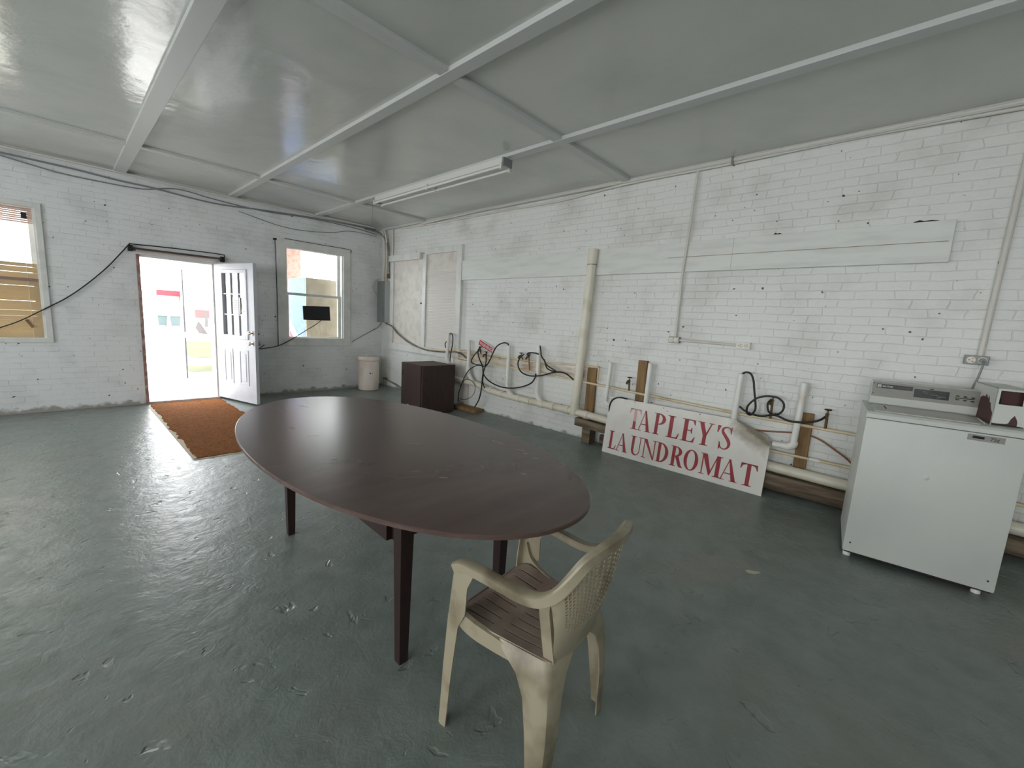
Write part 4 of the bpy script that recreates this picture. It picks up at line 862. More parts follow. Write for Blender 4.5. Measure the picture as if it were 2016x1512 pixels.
tag(tubeo('copper_tube', cr([R(1440, 842, .03), R(1512, 849, .03), R(1561, 852, .025), R(1604, 861, .025), R(1641, 884, .03), R(1678, 915, .035), R(1700, 960, .035)], 6), 0.007, M['copper'], None, 8), 'bent copper tube drooping across the wall between sign and washer', 'pipe')

# hoses
def hose(pts, label, r=0.0095, offs=None, m=None, cat='hose', group=None, name='rubber_hose'):
    P = [R(u, v, (o if o is not None else 0.13)) for (u, v, *rest) in pts for o in [rest[0] if rest else None]]
    return tag(tubeo(name, cr(P, 6), r, m or M['black'], None, 8), label, cat, group)
Z4 = lambda x, y, o=0.145: (760 + x / 4.582, 640 + y / 4.582, o)
Z5 = lambda x, y, o=0.13: (1100 + x / 3.2516, 680 + y / 3.2516, o)
hose([Z4(1106, 200, PO), Z4(1104, 178, PO), Z4(1085, 162, .11), Z4(1045, 164, .13), Z4(1000, 192), Z4(965, 250), Z4(935, 320), Z4(895, 372), Z4(850, 362), Z4(800, 352), Z4(768, 330), Z4(790, 280), Z4(825, 240, .12), Z4(858, 232, .12)], 'black hose arching from the third standpipe over to the taps by the WARNING sign', 0.0088)
hose([Z4(850, 198, .12), Z4(832, 225, .13), Z4(830, 262), Z4(848, 320), Z4(872, 375, .15), Z4(878, 440, .16), Z4(930, 505, .165), Z4(1020, 552, .165), Z4(1120, 569, .165), Z4(1230, 556, .165), Z4(1310, 522, .165), Z4(1345, 472, .15), Z4(1350, 440, .13)], 'black hose sagging low across the third standpipe toward the fourth', 0.0095)
hose([Z4(905, 240, .125), Z4(904, 300), Z4(895, 370, .16), Z4(872, 450, .17), Z4(862, 560, .175), Z4(842, 660, .175), Z4(815, 715, .16), Z4(800, 738, .14)], 'black hose hanging straight down to the floor beneath the WARNING sign', 0.0092)
hose([Z4(868, 365, .15), Z4(880, 420, .15), Z4(872, 500, .155), Z4(880, 545, .155), Z4(890, 566, .155)], 'short black hose end dangling just above the main drain', 0.0085)
hose([Z4(850, 362, .16), Z4(805, 370, .155), Z4(750, 405, .155), Z4(710, 465, .155), Z4(675, 550, .16), Z4(655, 620, .17), Z4(652, 690, .18)], 'thin black hose curving from the taps down behind the dark cabinet', 0.0075)
hose([Z4(668, 550, .165), Z4(715, 492, .16), Z4(765, 500, .155), Z4(802, 545, .155), Z4(798, 605, .155), Z4(760, 655, .16), Z4(700, 672, .17), Z4(660, 660, .175)], 'thin black cable loop in front of the second standpipe foot', 0.004, cat='cable', name='cable_loop')
hose([Z4(1245, 262, .115), Z4(1205, 300, .14), Z4(1190, 360), Z4(1222, 425), Z4(1300, 458), Z4(1400, 455, .13), Z4(1490, 432), Z4(1560, 424), Z4(1625, 440), Z4(1690, 492)], 'black hose looping round the fourth standpipe and on toward the vent pipe', 0.0092)
hose([Z4(1388, 205, PO), Z4(1390, 190, PO), Z4(1396, 230, .12), Z4(1402, 280, .135), Z4(1430, 325), Z4(1450, 385, .15), Z4(1490, 412, .15), Z4(1530, 416, .15), Z4(1500, 395, .155), Z4(1450, 360, .155), Z4(1425, 310, .15)], 'black hose end hooked out of the top of the fourth standpipe', 0.0088)
hose([Z4(1300, 278, .115), Z4(1272, 268, .13), Z4(1290, 250, .13), Z4(1340, 252, .13), Z4(1375, 262, .13)], 'stub of black hose joining the tap to the fourth standpipe', 0.0085)
hose([Z4(572, 92, PO), Z4(580, 75, PO), Z4(598, 85, .11), Z4(603, 130), Z4(597, 190), Z4(585, 250), Z4(577, 322)], 'black hose end hanging out of the standpipe behind the dark cabinet', 0.0088)
hose([Z4(548, 145, .06), Z4(533, 170, .05), Z4(538, 205, .05)], 'short black hose stub left of the standpipe behind the cabinet', 0.0075)
hose([Z5(1176, 200, PO), Z5(1180, 180, PO), Z5(1205, 172, .11), Z5(1232, 185), Z5(1247, 225), Z5(1252, 290), Z5(1258, 350), Z5(1258, 410), Z5(1230, 444), Z5(1204, 430, .15), Z5(1212, 385, .16), Z5(1265, 340, .16), Z5(1330, 325, .155), Z5(1400, 335, .15), Z5(1440, 372, .14), Z5(1432, 420, .14), Z5(1388, 444, .14), Z5(1345, 425, .14), Z5(1338, 375, .13), Z5(1362, 345, .11)], 'black hose knotted in loops out of the standpipe behind the sign', 0.0088)
hose([Z5(1158, 392, .12), Z5(1205, 426, .14), Z5(1290, 452, .15), Z5(1380, 446, .16), Z5(1470, 482, .16), Z5(1570, 494, .16), Z5(1660, 482, .15), Z5(1712, 455, .12)], 'black hose stretched from behind the sign to the tap by the washer', 0.0092)
hose([Z5(440, 345, .10), Z5(405, 335, .12), Z5(358, 340, .14), Z5(330, 372, .15), Z5(322, 430, .15)], 'black hose end curling over the left top corner of the sign', 0.0092)
# white pipe stub + faucet in the corner
fc = thing('floor_valve', 'small old valve pipe standing at the wall foot behind the white drum', 'valve')
p = R(757, 746, .06)
tubeo('riser', [(p.x, p.y, floor_z(p.x) - .0), (p.x, p.y, 0.19)], 0.016, M['galv'], fc); tubeo('valve_body', [(p.x, p.y + .03, 0.175), (p.x, p.y - 0.06, 0.185)], 0.02, M['brass'], fc)
tag(tubeo('floor_pipe', cr([(p.x, p.y - .04, 0.17), (p.x, p.y - 0.35, 0.12), (p.x + .02, p.y - 0.7, 0.06), (p.x + .02, 5.6, 0.055)], 5), 0.010, M['galv'], None, 8), 'thin grey pipe sloping from the corner valve to behind the cabinet', 'pipe')

# WARNING sign: tilted on the wall
c0, c1, c2 = R(760 + 845 / 4.582, 640 + 122 / 4.582, .03), R(760 + 972 / 4.582, 640 + 205 / 4.582, .03), R(760 + 832 / 4.582, 640 + 172 / 4.582, .03)
ws = bpy.data.objects.new('warning_sign', None); COL.objects.link(ws); tag(ws, 'small tilted red and white WARNING sign fixed above the taps and hoses', 'sign')
ex = (c1 - c0); wlen = ex.length; ang = math.atan2(-ex.z, -ex.y) if False else math.atan2(ex.z, -ex.y)
ws.location = (XR - 0.03, c0.y, c0.z); ws.rotation_euler = Euler((0, 0, -PI / 2), 'XYZ')
def wpt(x, z, y=0.0): return Vector((x * math.cos(ang) - z * math.sin(ang), y, x * math.sin(ang) + z * math.cos(ang)))
def wplate(x0, x1, z0, z1, y0, y1, m, name):
    bm = BM(); box(bm, (x0, y0, z0), (x1, y1, z1))
    for v in bm.verts: v.co = wpt(v.co.x, v.co.z, v.co.y)
    return obj(name, bm, m, ws)
wplate(0, wlen, -0.19, 0.0, 0, 0.003, M['paper'], 'sign_plate'); wplate(0.012, wlen - 0.012, -0.088, -0.012, -0.001, 0, M['warn_red'], 'red_band')
bm = text_bm('WARNING', 0.07, 0.0006, 0.001); wx = max(v.co.x for v in bm.verts); k = (wlen - 0.05) / wx
for v in bm.verts: v.co = wpt(0.025 + v.co.x * k, -0.075 + v.co.y, -0.0012 - v.co.z)
obj('lettering', bm, M['white_ink'], ws)
bm = BM()
for i in range(3): box(bm, (0.03, -0.0008, -0.11 - 0.024 * i), (wlen - 0.05 - 0.03 * i, 0, -0.104 - 0.024 * i))
for v in bm.verts: v.co = wpt(v.co.x, v.co.z, v.co.y)
obj('small_print', bm, M['grey_ink'], ws)
tag(boxo('white_card', R(886.5, 700.5, .055), R(892.5, 715, .050) , M['paper']), 'blank white card on the wall behind the first standpipe', 'card')

# ------------------------------------------------------------------ conduits and outlet boxes on the right wall
def outlet(parent, c, w, h, m, n=2):
    b_ = boxo('outlet_box', (XR - 0.055, c.y - w / 2, c.z - h / 2), (XR, c.y + w / 2, c.z + h / 2), m, parent, 0.004)
    for k in range(n):
        yy = c.y + (k - (n - 1) / 2) * w * 0.46; bm = BM()
        tube(bm, [(XR - 0.055, yy, c.z), (XR - 0.058, yy, c.z)], h * 0.36, 14); fo = obj('receptacle', bm, M['outlet_face'], b_)
        bm = BM(); s_ = h * 0.36
        for dz in (-0.4, 0.4): box(bm, (XR - 0.0588, yy - s_ * .55, c.z + dz * s_ - .0015), (XR - 0.058, yy - s_ * .05, c.z + dz * s_ + .0015))
        box(bm, (XR - 0.0588, yy + s_ * .3, c.z - .003), (XR - 0.058, yy + s_ * .55, c.z + .003)); obj('slots', bm, M['dark_slot'], fo)
    return b_
def yzR(u, v): return R(u, v, 0.03)
c1_ = thing('wall_conduit', 'white vertical conduit dropping over the long board to two outlet boxes', 'conduit')
tA, tB = yzR(1378, 330), yzR(1330.5, 661); o1, o2 = yzR(1328, 669), yzR(1464, 680.5)
tubeo('conduit_run', [(XR - 0.068, tA.y, CEIL - 0.07), (XR - 0.068, tA.y + 0.02, 2.3), (XR - 0.068, tB.y - 0.01, 1.95), (XR - 0.035, tB.y, 1.80), (XR - 0.035, tB.y, o1.z)], 0.0125, M['conduit'], c1_, 12)
tubeo('conduit_run', [(XR - 0.03, o1.y, o1.z), (XR - 0.03, o2.y, o2.z + .0)], 0.0125, M['conduit'], c1_, 12)
outlet(c1_, o1, 0.105, 0.062, M['galv']); outlet(c1_, o2, 0.115, 0.062, M['pvc_white'])
c3_ = thing('wall_conduit', 'white vertical conduit down to the grey outlet box above the washer', 'conduit')
o3 = yzR(1922, 709); tubeo('conduit_run', [(XR - 0.03, o3.y - 0.03, CEIL - 0.06), (XR - 0.03, o3.y - 0.015, o3.z)], 0.0165, M['conduit'], c3_, 14)
outlet(c3_, o3, 0.115, 0.062, M['grey_metal'])
yy = o3.y - 0.027
wc = thing('power_cord', 'grey power cord hanging from the outlet box down behind the coin box', 'cord')
tubeo('plug', [(XR - 0.058, yy, o3.z), (XR - 0.095, yy, o3.z - .004)], 0.017, M['grey_metal'], wc); tubeo('cable', cr([(XR - 0.09, yy, o3.z), (XR - 0.11, yy, o3.z - 0.03), (XR - 0.11, yy + 0.01, o3.z - 0.12), (XR - 0.125, yy + 0.03, o3.z - 0.25), (XR - 0.11, yy + 0.02, 0.7)], 6), 0.006, M['grey_metal'], wc)
# two pipes along the top of the right wall
tag(tubeo('ceiling_conduit', cr([R(790, 450, .05), R(900, 425, .05), R(1000, 403, .05), R(1100, 384, .05), R(1230, 357, .05), R(1440, 315, .05), R(1700, 262, .05), R(2016, 200, .05), R(2300, 145, .05)], 4), 0.0125, M['conduit'], None, 10), 'white conduit running high along the right wall just under the ceiling batten', 'conduit')
tag(tubeo('ceiling_conduit', cr([R(800, 449, .03), R(900, 432, .03), R(1000, 413, .03), R(1100, 396, .03), R(1230, 363, .03), R(1440, 322, .03), R(1700, 268, .03), R(2016, 212, .03), R(2300, 157, .03)], 4), 0.0125, M['conduit'], None, 10), 'lower white conduit sagging below the upper one along the right wall', 'conduit')
bm = BM(); p = R(1444, 316, .03); box(bm, (XR - 0.07, p.y - 0.008, p.z - 0.04), (XR, p.y + 0.008, p.z + 0.03)); tag(obj('pipe_clip', bm, M['galv']), 'small dark pipe clip holding the conduits under the ceiling', 'clip')

# ------------------------------------------------------------------ breaker panel and its conduits in the corner
yp0, yp1, zp0, zp1 = 7.17, 7.43, 1.255, 2.02
ep = thing('breaker_panel', 'grey steel breaker panel mounted in the corner beside the boarded window', 'electrical panel')
boxo('panel_box', (XR - 0.11, yp0, zp0), (XR, yp1, zp1), mat('pale_grey_enamel', (196, 198, 198), 0.45), ep, 0.003)
boxo('panel_cover', (XR - 0.116, yp0 + .0, zp0), (XR - 0.11, yp1, zp1), M['grey_metal'], ep, 0.002)
pd = boxo('panel_door', (XR - 0.122, yp0 + 0.05, zp0 + 0.13), (XR - 0.116, yp1 - 0.05, zp1 - 0.15), M['grey_metal'], ep, 0.002)
boxo('latch', (XR - 0.127, yp0 + 0.06, 1.60), (XR - 0.122, yp0 + 0.075, 1.64), M['galv'], pd)
for i, (yy, xx, m_, lb) in enumerate(((7.36, 0.035, 'conduit', 'white conduit dropping into the breaker panel, deepest in the corner'), (7.30, 0.05, 'white_wood', 'pinkish conduit dropping into the breaker panel, second from the corner'), (7.235, 0.045, 'conduit', 'cream conduit dropping into the breaker panel, third from the corner'))):
    t_ = tag(tubeo('corner_conduit', cr([(XR - xx, yy, zp1 - 0.0), (XR - xx, yy, zp1 + 0.12), (XR - xx, yy - 0.01, 2.6), (XR - xx - .02, yy + 0.01, 2.85), (XR - 0.10, yy + .02, CEIL - 0.05)], 5), 0.016, M[m_], None, 12), lb, 'conduit')
t_ = thing('corner_conduit', 'brown-grey armoured conduit ending in a brass elbow above the breaker panel', 'conduit')
tubeo('conduit_run', cr([(XR - 0.40, YF - 0.06, CEIL - 0.07), (XR - 0.15, YF - 0.07, CEIL - 0.09), (XR - 0.06, YF - 0.18, CEIL - 0.20), (XR - 0.045, 7.19, 2.6), (XR - 0.045, 7.13, 2.15)], 6), 0.0165, M['galv'], t_, 12); boxo('elbow', (XR - 0.075, 7.09, 2.07), (XR - 0.02, 7.17, 2.15), M['brass'], t_, 0.006)
tag(tubeo('corner_conduit', [(XR - 0.03, 7.05, 0.95), (XR - 0.03, 7.06, CEIL - 0.045)], 0.013, M['conduit'], None, 12), 'straight white conduit beside the boarded window casing', 'conduit')
tag(tubeo('corner_wire', cr([(XR - 0.02, YF - 0.015, 2.8), (XR - .09, YF - .015, 2.6), (XR - 0.04, YF - .015, 2.4), (XR - 0.02, YF - .03, 2.25)], 6), 0.004, M['conduit'], None, 8), 'thin white wire curling down in the corner above the breaker panel', 'wire')
tag(tubeo('corner_wire', cr([W(746, 549, .02), W(738, 553, .02), W(733, 563, .02), W(735, 573, .02), W(742, 582, .02), (XR - 0.05, YF - .02, 1.74)], 6), 0.008, M['conduit'], None, 8), 'white cable looping out of the left side of the breaker panel', 'wire')
z3 = lambda x, y: (520 + x / 3.98, 420 + y / 3.98)
tag(tubeo('heavy_cable', cr([(XR - 0.05, 7.25, zp0 - .0), (XR - 0.06, 7.15, zp0 - 0.03)] + [R(*z3(x, y), .065) for x, y in ((1000, 885), (1050, 945), (1120, 1003), (1200, 1046), (1300, 1076), (1420, 1086))] + [R(*z3(x, y), .05) for x, y in ((1480, 1085), (1540, 1100), (1590, 1140))], 5), 0.0125, mat('grey_brown_cable_sheath', (92, 84, 78), 0.5, n2=(150, 138, 124), nscale=6), None, 10), 'thick grey cable swooping from the breaker panel under the boarded window to the pipes', 'cable')
tag(tubeo('thin_cable', cr([R(*z3(x, y), .05) for x, y in ((1150, 1035), (1260, 1062), (1400, 1075))] + [R(*Z4(x, y)[:2], .06) for x, y in ((600, 236), (680, 222), (780, 235), (850, 262), (930, 285), (1020, 300))], 5), 0.0085, M['cpvc'], None, 8), 'pale pinkish cable running along the wall behind the first standpipes', 'cable')

# ------------------------------------------------------------------ door wall: cables, roller bar, window details
tag(tubeo('black_wire', cr([W(u, v, .03) for u, v in ((-60, 664), (0, 645), (40, 631), (90, 607), (130, 587), (170, 560), (210, 527), (240, 496), (255, 480))] + [W(u, v, .02) for u, v in ((262, 480.5), (330, 487.5), (400, 496), (438, 501.5), (441.5, 503), (441.5, 509))], 5), 0.0065, M['black'], None, 8), 'black wire slung from the left window up to and over the open doorway', 'wire')
tag(tubeo('black_wire', cr([(1.95, 6.52, 0.885), (2.0, 6.9, .80), (2.10, 7.30, .76)] + [W(u, v, .03) for u, v in ((530, 684.5), (547, 681), (563, 674), (577, 666.5), (600, 652), (620, 640), (632, 631))], 5), 0.0065, M['black'], None, 8), 'black wire drooping from the open door handle across the right window', 'wire')
tag(tubeo('black_wire', cr([W(u, v, .02) for u, v in ((693, 673), (712, 662), (730, 652), (744, 644))] + [(XR - 0.02, YF - .03, 1.27)], 5), 0.0045, M['black'], None, 8), 'thin dark wire on the wall between right window and breaker panel', 'wire')
rb = thing('roller_bar', 'dark metal roller bar mounted over the open doorway', 'roller')
tubeo('bar', [(DX0 - 0.04, YF - 0.035, 2.052), (DX1 + 0.10, YF - 0.035, 2.058)], 0.02, mat('dark_brown_steel', (78, 68, 66), 0.5), rb, 14)
for x in (DX0 - 0.055, DX1 + 0.09): boxo('bracket', (x - 0.02, YF - 0.07, 2.02), (x + 0.025, YF, 2.095), M['dark_slot'], rb, 0.004)
tubeo('wrap', [(DX0, YF - 0.04, 2.035), (DX1 + 0.05, YF - 0.04, 2.04)], 0.017, mat('faded_cloth', (176, 164, 156), 0.8), rb, 12)
# bundle of cables under the ceiling on the door wall
def wl(*pts, off=.03): return cr([W(u, v, off) for u, v in pts], 5)
tag(tubeo('ceiling_conduit', wl((-40, 275), (0, 287), (100, 309), (232, 338), (400, 377), (560, 411), (640, 428), (735, 448), off=.06), 0.014, M['conduit'], None, 10), 'white conduit running just under the ceiling along the door wall', 'conduit')
tag(tubeo('ceiling_cable', wl((-40, 292), (0, 300), (80, 318), (150, 334), (232, 355), (300, 370), (420, 400), (520, 414), (640, 433), (740, 453), off=.03), 0.010, M['cable_grey'], None, 8), 'grey cable following the ceiling line along the door wall', 'cable')
tag(tubeo('ceiling_cable', wl((-40, 293), (40, 318), (120, 341), (200, 358), (280, 372), (335, 371), (370, 377), (420, 392), (520, 416), (600, 428), (690, 447), (742, 462), off=.022), 0.007, M['cable_grey'], None, 8), 'thin grey cable bowing below the ceiling between left window and corner', 'cable')
tag(tubeo('ceiling_cable', wl((470, 416), (500, 427), (545, 443), (590, 453), (650, 458), (690, 455), (742, 466), off=.02), 0.005, M['cable_grey'], None, 8), 'thin grey cable sagging above the right window', 'cable')
tag(tubeo('pull_string', [on(735, 397, 2, CEIL - .03), on(734, 401, 2, CEIL - .05), on(731, 446, 1, YF - .1)], 0.003, M['galv'], None, 6), 'thin cord hanging off the far end of the ceiling lamp', 'cord')
bm = BM(); tube(bm, wl((541, 472), (544, 540), (546, 610), (548, 679), off=.012), 0.0045, 6); box(bm, W(538.5, 468, .03), W(543.5, 473, 0)); tag(obj('bell_wire', bm, M['black']), 'thin black wire stapled down the left side of the right window casing', 'wire')
tag(tubeo('bell_wire', wl((560, 469), (620, 480), (687, 491.5), (690, 498), off=.028), 0.0045, M['black'], None, 6), 'thin black wire lying along the top of the right window casing', 'wire')
# black card hanging in window 2
q0, q1, q2, q3 = [W(540 + x / 6.875, 470 + y / 6.875, -.03) for x, y in ((385, 908), (748, 920), (760, 1110), (395, 1097))]
bs = thing('hanging_card', 'blank black card hung on a string in the right window', 'sign')
bm = BM(); prism(bm, [(q.x, q.z) for q in (q0, q1, q2, q3)], 0.006, axis=1, base=YF + 0.03); obj('card', bm, M['black_matte'], bs)
bm = BM(); zt_ = 1.655
for q, t_ in ((q0.lerp(q1, .2), 0.2), (q0.lerp(q1, .8), .8)): tube(bm, [(q.x, YF + 0.033, q.z), (q.x, YF + 0.045, zt_)], 0.002, 6)
obj('string', bm, M['galv'], bs)
# venetian blind in window 1
vb1 = thing('venetian_blind', 'tan venetian blind with missing slats in the left window', 'blind')
u0, u1 = W1[0] + 0.03, W1[1] - 0.015
def slats(z0, z1, tilt, m, xcut=None):
    bm = BM(); z = z0
    while z < z1:
        dx = rr.uniform(-.002, .002); h = 0.0125
        a, c = math.cos(tilt) * h, math.sin(tilt) * h
        prism(bm, [(YF + 0.03 - a, z - c + dx), (YF + 0.03 + a, z + c + dx), (YF + 0.0305 + a, z + c + .0012 + dx), (YF + 0.0305 - a, z - c + .0012 + dx)], u1 - u0, axis=0, base=u0); z += 0.0215
    return obj('blind_slats', bm, m, vb1)
slats(2.20, 2.37, math.radians(52), mat('pinkish_vinyl_slats', (206, 186, 180), 0.6)); slats(0.92, 1.745, math.radians(58), M['blind'])
boxo('cross_bar', (u0 - 0.02, YF + 0.002, 1.545), (u1 + 0.01, YF + 0.014, 1.578), mat('brownish_pink_bar', (150, 124, 116), 0.6), vb1)
boxo('head_rail', (u0, YF + 0.012, 2.365), (u1, YF + 0.05, 2.395), M['blind_white'], vb1, 0.002); boxo('bottom_rail', (u0, YF + 0.018, 0.893), (u1, YF + 0.045, 0.907), M['blind'], vb1, 0.002)
bm = BM(); box(bm, W(40, 417.5, -.01), W(53, 430.5, -.012)); obj('taped_square', bm, M['black_matte'], vb1)
bm = BM(); bar(bm, W(52, 629, -.012), W(66, 645, -.012), 0.03, 0.003, up=(0, 1, 0)); obj('broken_slat', bm, mat('brown_slat', (140, 112, 84), 0.6), vb1)
bm = BM()
for x in (u1 - 0.09, u1 - 0.45): tube(bm, [(x, YF + 0.016, 0.9), (x, YF + 0.016, 2.37)], 0.0015, 6)
obj('lift_cord', bm, M['blind_white'], vb1)

# ------------------------------------------------------------------ cabinet, drum, rug, lamp
cA, cB, cC = Vector((3.42, 4.845, 0)), Vector((3.985, 4.815, 0)), Vector((3.325, 5.29, 0))
ex_ = (cB - cA).normalized(); cw = (cB - cA).length
cb2 = thing('small_cabinet', 'small dark walnut cabinet standing by the right wall under the boarded window', 'cabinet', cA, math.atan2(ex_.y, ex_.x))
CH, CD = 0.722, 0.56
boxo('carcass', (0, 0.02, 0.0), (cw, CD, CH - 0.018), M['cab'], cb2, 0.003)
boxo('cabinet_top', (-0.0, 0.01, CH - 0.018), (cw - .01, CD, CH), M['cab_top'], cb2, 0.002)
boxo('front_panel', (0.018, -0.004, 0.03), (cw + 0.005, 0.02, CH + 0.001), M['cab'], cb2, 0.003)
bm = BM(); box(bm, (-0.02, 0.0, 0.012), (0.0, 0.50, CH + 0.006), 0.003); dd = obj('door', bm, M['cab'], cb2)
boxo('finger_notch', (-0.0215, 0.475, 0.53), (-0.0, 0.499, 0.62), M['dark_slot'], dd)
boxo('worn_edge', (-0.001, -0.005, 0.0), (0.018, 0.022, CH - 0.004), M['cab_top'], cb2)
bm = BM(); tube(bm, [(-0.02, 0.32, 0.12), (-0.022, 0.32, 0.12)], 0.012, 8); obj('paint_spot', bm, M['white_wood'], cb2)
p = on(720, 767, 2, 0); dm = thing('white_drum', 'cream plastic drum with a lid standing in the far corner', 'drum', (3.885, 7.185, 0))
bm = BM(); lathe(bm, [(0.165, 0.0), (0.180, 0.012), (0.184, 0.10), (0.185, 0.50), (0.176, 0.535), (0.172, 0.55)], n=40); obj('drum_body', bm, M['bin'], dm, smooth=True)
bm = BM(); lathe(bm, [(0.178, 0.545), (0.189, 0.552), (0.190, 0.590), (0.183, 0.612), (0.150, 0.616)], n=40); obj('drum_lid', bm, M['bin'], dm, smooth=True)
bm = BM()
for a_, z_, s_ in ((-1.93, .33, .012), (-1.88, .32, .009), (-1.70, .33, .007)): 
    tube(bm, [(math.cos(a_) * .184, math.sin(a_) * .184, z_), (math.cos(a_) * .1862, math.sin(a_) * .1862, z_)], s_, 7)
obj('dirt_mark', bm, M['dark_slot'], dm)

rg = thing('coir_runner', 'orange-brown coir runner with a ragged edge lying inside the open doorway', 'rug')
bm = BM(); nx, ny = 14, 48; x0, x1, y0, y1 = 0.79, 1.60, 4.545, 7.34
gt = []; rw = random.Random(11)
for j in range(ny + 1):
    v = j / ny; y = y0 + (y1 - y0) * v; le = 0.012 * rw.uniform(-1, 1) - (0.02 if rw.random() < .12 else 0); re = 0.014 * rw.uniform(-1, 1)
    gt.append([bm.verts.new((x0 + le * (-1 if False else 1) + (x1 + re - x0 - le) * i / nx, y + (0.015 * math.sin(i * 1.7) if j == ny else 0.006 * math.sin(i * 2.1) if j == 0 else 0), 0.012 + 0.006 * math.sin(j * 1.3) * (1 if i in (0, nx) else .25) + (0.012 * abs(math.sin(i * 1.9)) if j == ny else 0))) for i in range(nx + 1)])
bot = [[bm.verts.new((v.co.x, v.co.y, 0.002)) for v in row] for row in gt]
for j in range(ny):
    for i in range(nx): bm.faces.new((gt[j][i], gt[j][i + 1], gt[j + 1][i + 1], gt[j + 1][i])); bm.faces.new((bot[j][i], bot[j + 1][i], bot[j + 1][i + 1], bot[j][i + 1]))
for j in range(ny):
    for i in (0, nx): bm.faces.new((gt[j][i], gt[j + 1][i], bot[j + 1][i], bot[j][i]))
for i in range(nx):
    for j in (0, ny): bm.faces.new((gt[j][i], gt[j][i + 1], bot[j][i + 1], bot[j][i]))
obj('rug_pile', bm, M['rug'], rg, smooth=True)
bm = BM(); box(bm, (x0 - 0.035, y0 - 0.012, 0.0005), (x0 + 0.01, y1 - 0.1, 0.0045)); box(bm, (x0 - 0.03, y0 - 0.025, 0.0005), (x1, y0 + 0.01, 0.0045)); obj('rug_backing', bm, M['rug_edge'], rg)

lf = thing('ceiling_lamp', 'long unlit white fluorescent fixture on the ceiling before the corner', 'ceiling light', (3.065, 0, 0))
zc = CEIL - 0.03
bm = BM(); prism(bm, [(-0.058, zc), (-0.052, zc - 0.055), (-0.03, zc - 0.062), (0.03, zc - 0.062), (0.052, zc - 0.055), (0.058, zc)], 2.42, axis=1, base=3.04)
obj('lamp_housing', bm, M['fixture'], lf)
for y in (3.03, 5.452): boxo('end_cap', (-0.062, y - 0.006, zc - 0.075), (0.062, y + 0.016, zc), M['grey_metal'], lf, 0.003)
for x in (-0.072, 0.072):
    for (a, b2) in ((3.06, 4.235), (4.265, 5.44)): tubeo('lamp_tube', [(x * .82, a, zc - 0.082), (x * .82, b2, zc - 0.082)], 0.013, M['lamp_tube'], lf, 12)
for x in (-0.059, 0.059):
    for y in (3.055, 4.25, 5.445): boxo('lamp_holder', (x - 0.012, y - 0.012, zc - 0.105), (x + 0.012, y + 0.012, zc - 0.045), M['fixture'], lf, 0.002)

# ------------------------------------------------------------------ outdoors
GZ = -0.22
struct(boxo('ground', (-90, YF + 0.24, GZ - 0.2), (110, 140, GZ), M['paving']))
struct(boxo('porch_slab', (-6, YF + 0.24, GZ), (6, YF + 3.4, -0.03), M['paving']))
for a, b2, nm in ((15.5, 22.0, 'lawn_strip'), (12.2, 13.4, 'verge_strip')):
    o = boxo(nm, (0.185 * a - 0.15, a, GZ), (60, b2, GZ + 0.02), M['lawn']); o['kind'] = 'stuff'; tag(o, 'strip of winter grass beyond the open doorway, %s' % ('wide and far' if 'lawn' in nm else 'narrow and near'), 'grass')
sh = thing('shop_building', 'low white building with a red roof edge far beyond the open doorway', 'building', (6.0, 47, GZ))
boxo('walls', (-3.5, 0, 0), (2.2, 8, 2.2), M['ext_white'], sh); boxo('roof_edge', (-0.2, -1.0, 2.15), (2.6, 8.4, 2.6), M['ext_red'], sh); boxo('porch_post', (1.4, -.9, 0), (2.1, -.1, 2.15), M['ext_brick'], sh)
s2 = thing('street_building', 'white building with a broad red band seen through the storm door glass', 'building', (7.6, 40, GZ))
boxo('walls', (-0.3, 0, 0), (16, 5.5, 3.2), M['ext_white'], s2); boxo('red_band', (-0.35, -.06, 0.55), (16, 0, 1.85), M['ext_red'], s2)
def cart(u, lab, v=642):
    q = on(u, v, 2, GZ); k = 30 / q.y; t = thing('wheeled_cart', lab, 'bin', (q.x, q.y, GZ), 0, None); t.scale = (.62, .62, .66)
    bm = BM(); prism(bm, [(-.33, .08), (.33, .08), (.40, 1.0), (-.40, 1.0)], 0.7, axis=1, base=-.35); obj('cart_body', bm, M['bin_teal'], t)
    boxo('cart_lid', (-.44, -.4, 1.0), (.44, .42, 1.08), M['bin_teal'], t, .02)
    for x in (-.3, .3): tubeo('wheel', [(x - .03, .25, .11), (x + .03, .25, .11)], 0.11, M['black'], t, 14)
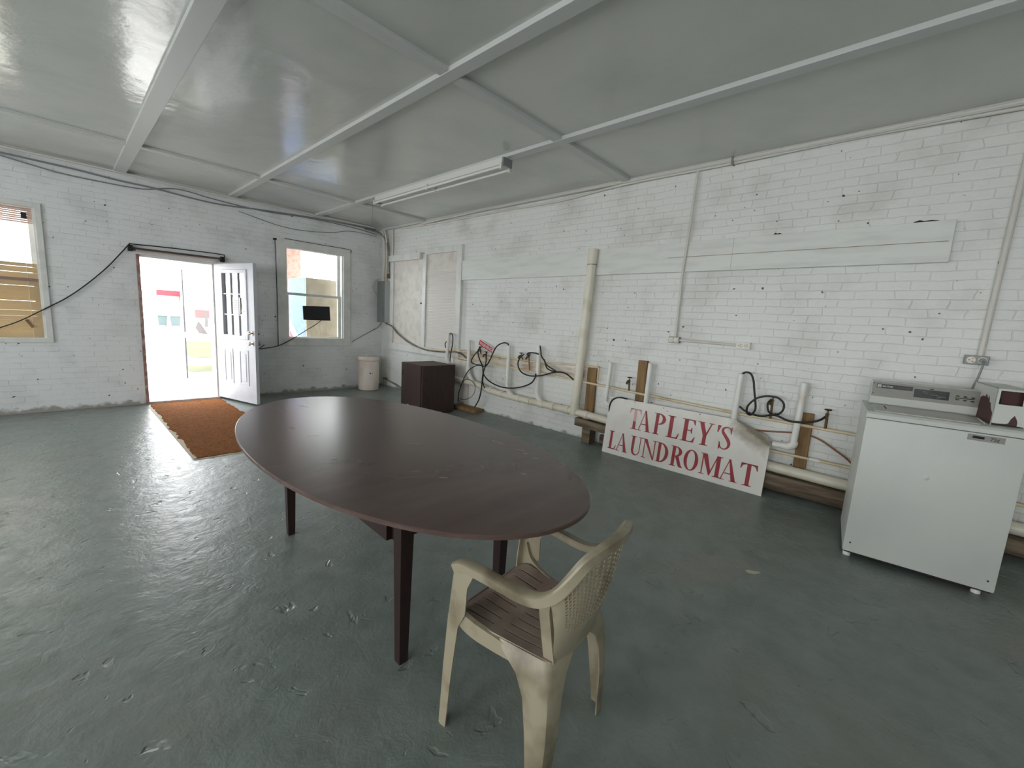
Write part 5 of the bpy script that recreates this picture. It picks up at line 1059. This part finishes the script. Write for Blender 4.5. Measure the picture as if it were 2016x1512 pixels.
cart(320, 'teal wheeled refuse cart outside, left of the pair seen through the doorway'); cart(346, 'teal wheeled refuse cart outside, right of the pair seen through the doorway', 643)
tr = thing('bare_tree', 'leafless tree standing far outside behind the storm door glass', 'tree', (7.35, 37, GZ)); bm = BM(); rt = random.Random(5)
def branch(p, d, l, r, n):
    q = p + d * l; tube(bm, [p, p.lerp(q, .5) + Vector((rt.uniform(-.05, .05) * l, 0, 0)), q], [r, r * .8, r * .6], 6)
    if n:
        for _ in range(3):
            dd_ = (d + Vector((rt.uniform(-.8, .8), rt.uniform(-.5, .5), rt.uniform(-.1, .6)))).normalized(); branch(p.lerp(q, rt.uniform(.6, 1)), dd_, l * rt.uniform(.55, .8), r * .55, n - 1)
branch(Vector((0, 0, 0)), Vector((0, 0, 1)), 2.4, .16, 5); obj('branches', bm, M['bark'], tr); tr.scale = (.62, .62, .62)
# porch outside window 2: soffit, pillar and the drinks machine with its back to the glass
pr_ = boxo('porch_soffit', (2.2, YF + 0.24, 2.72), (3.98, YF + 4.2, 2.9), M['soffit']); struct(pr_); pr_.name = 'porch_roof'
pl_ = struct(boxo('porch_pillar', (3.30, YF + 2.5, GZ), (3.75, YF + 2.95, 2.72), M['ext_brick']))
q0 = on(602, 546, 1, YF + 0.55)
vm = thing('vending_machine', 'blue drinks machine outside the right window with its beige back to the glass', 'vending machine', (q0.x, YF + 0.55, -0.03))
VH = q0.z + 0.03
boxo('machine_back', (0.0, 0, 0.0), (0.98, 0.03, VH), M['beige_metal'], vm, 0.006); boxo('machine_body', (0.0, 0.03, 0.0), (0.98, 0.85, VH), M['machine_blue'], vm, 0.01)
bm = BM(); prism(bm, [(0.1, 0.55), (0.5, 0.62), (0.8, 0.85), (0.8, 1.0), (0.45, 0.76), (0.1, 0.70)], 0.004, axis=0, base=-0.004); obj('red_swoosh', bm, M['ext_red'], vm)
bm = BM(); prism(bm, [(0.1, 0.72), (0.45, 0.79), (0.8, 1.03), (0.8, 1.25), (0.4, 0.95), (0.1, 0.9)], 0.004, axis=0, base=-0.004); obj('white_swoosh', bm, M['ext_white'], vm)
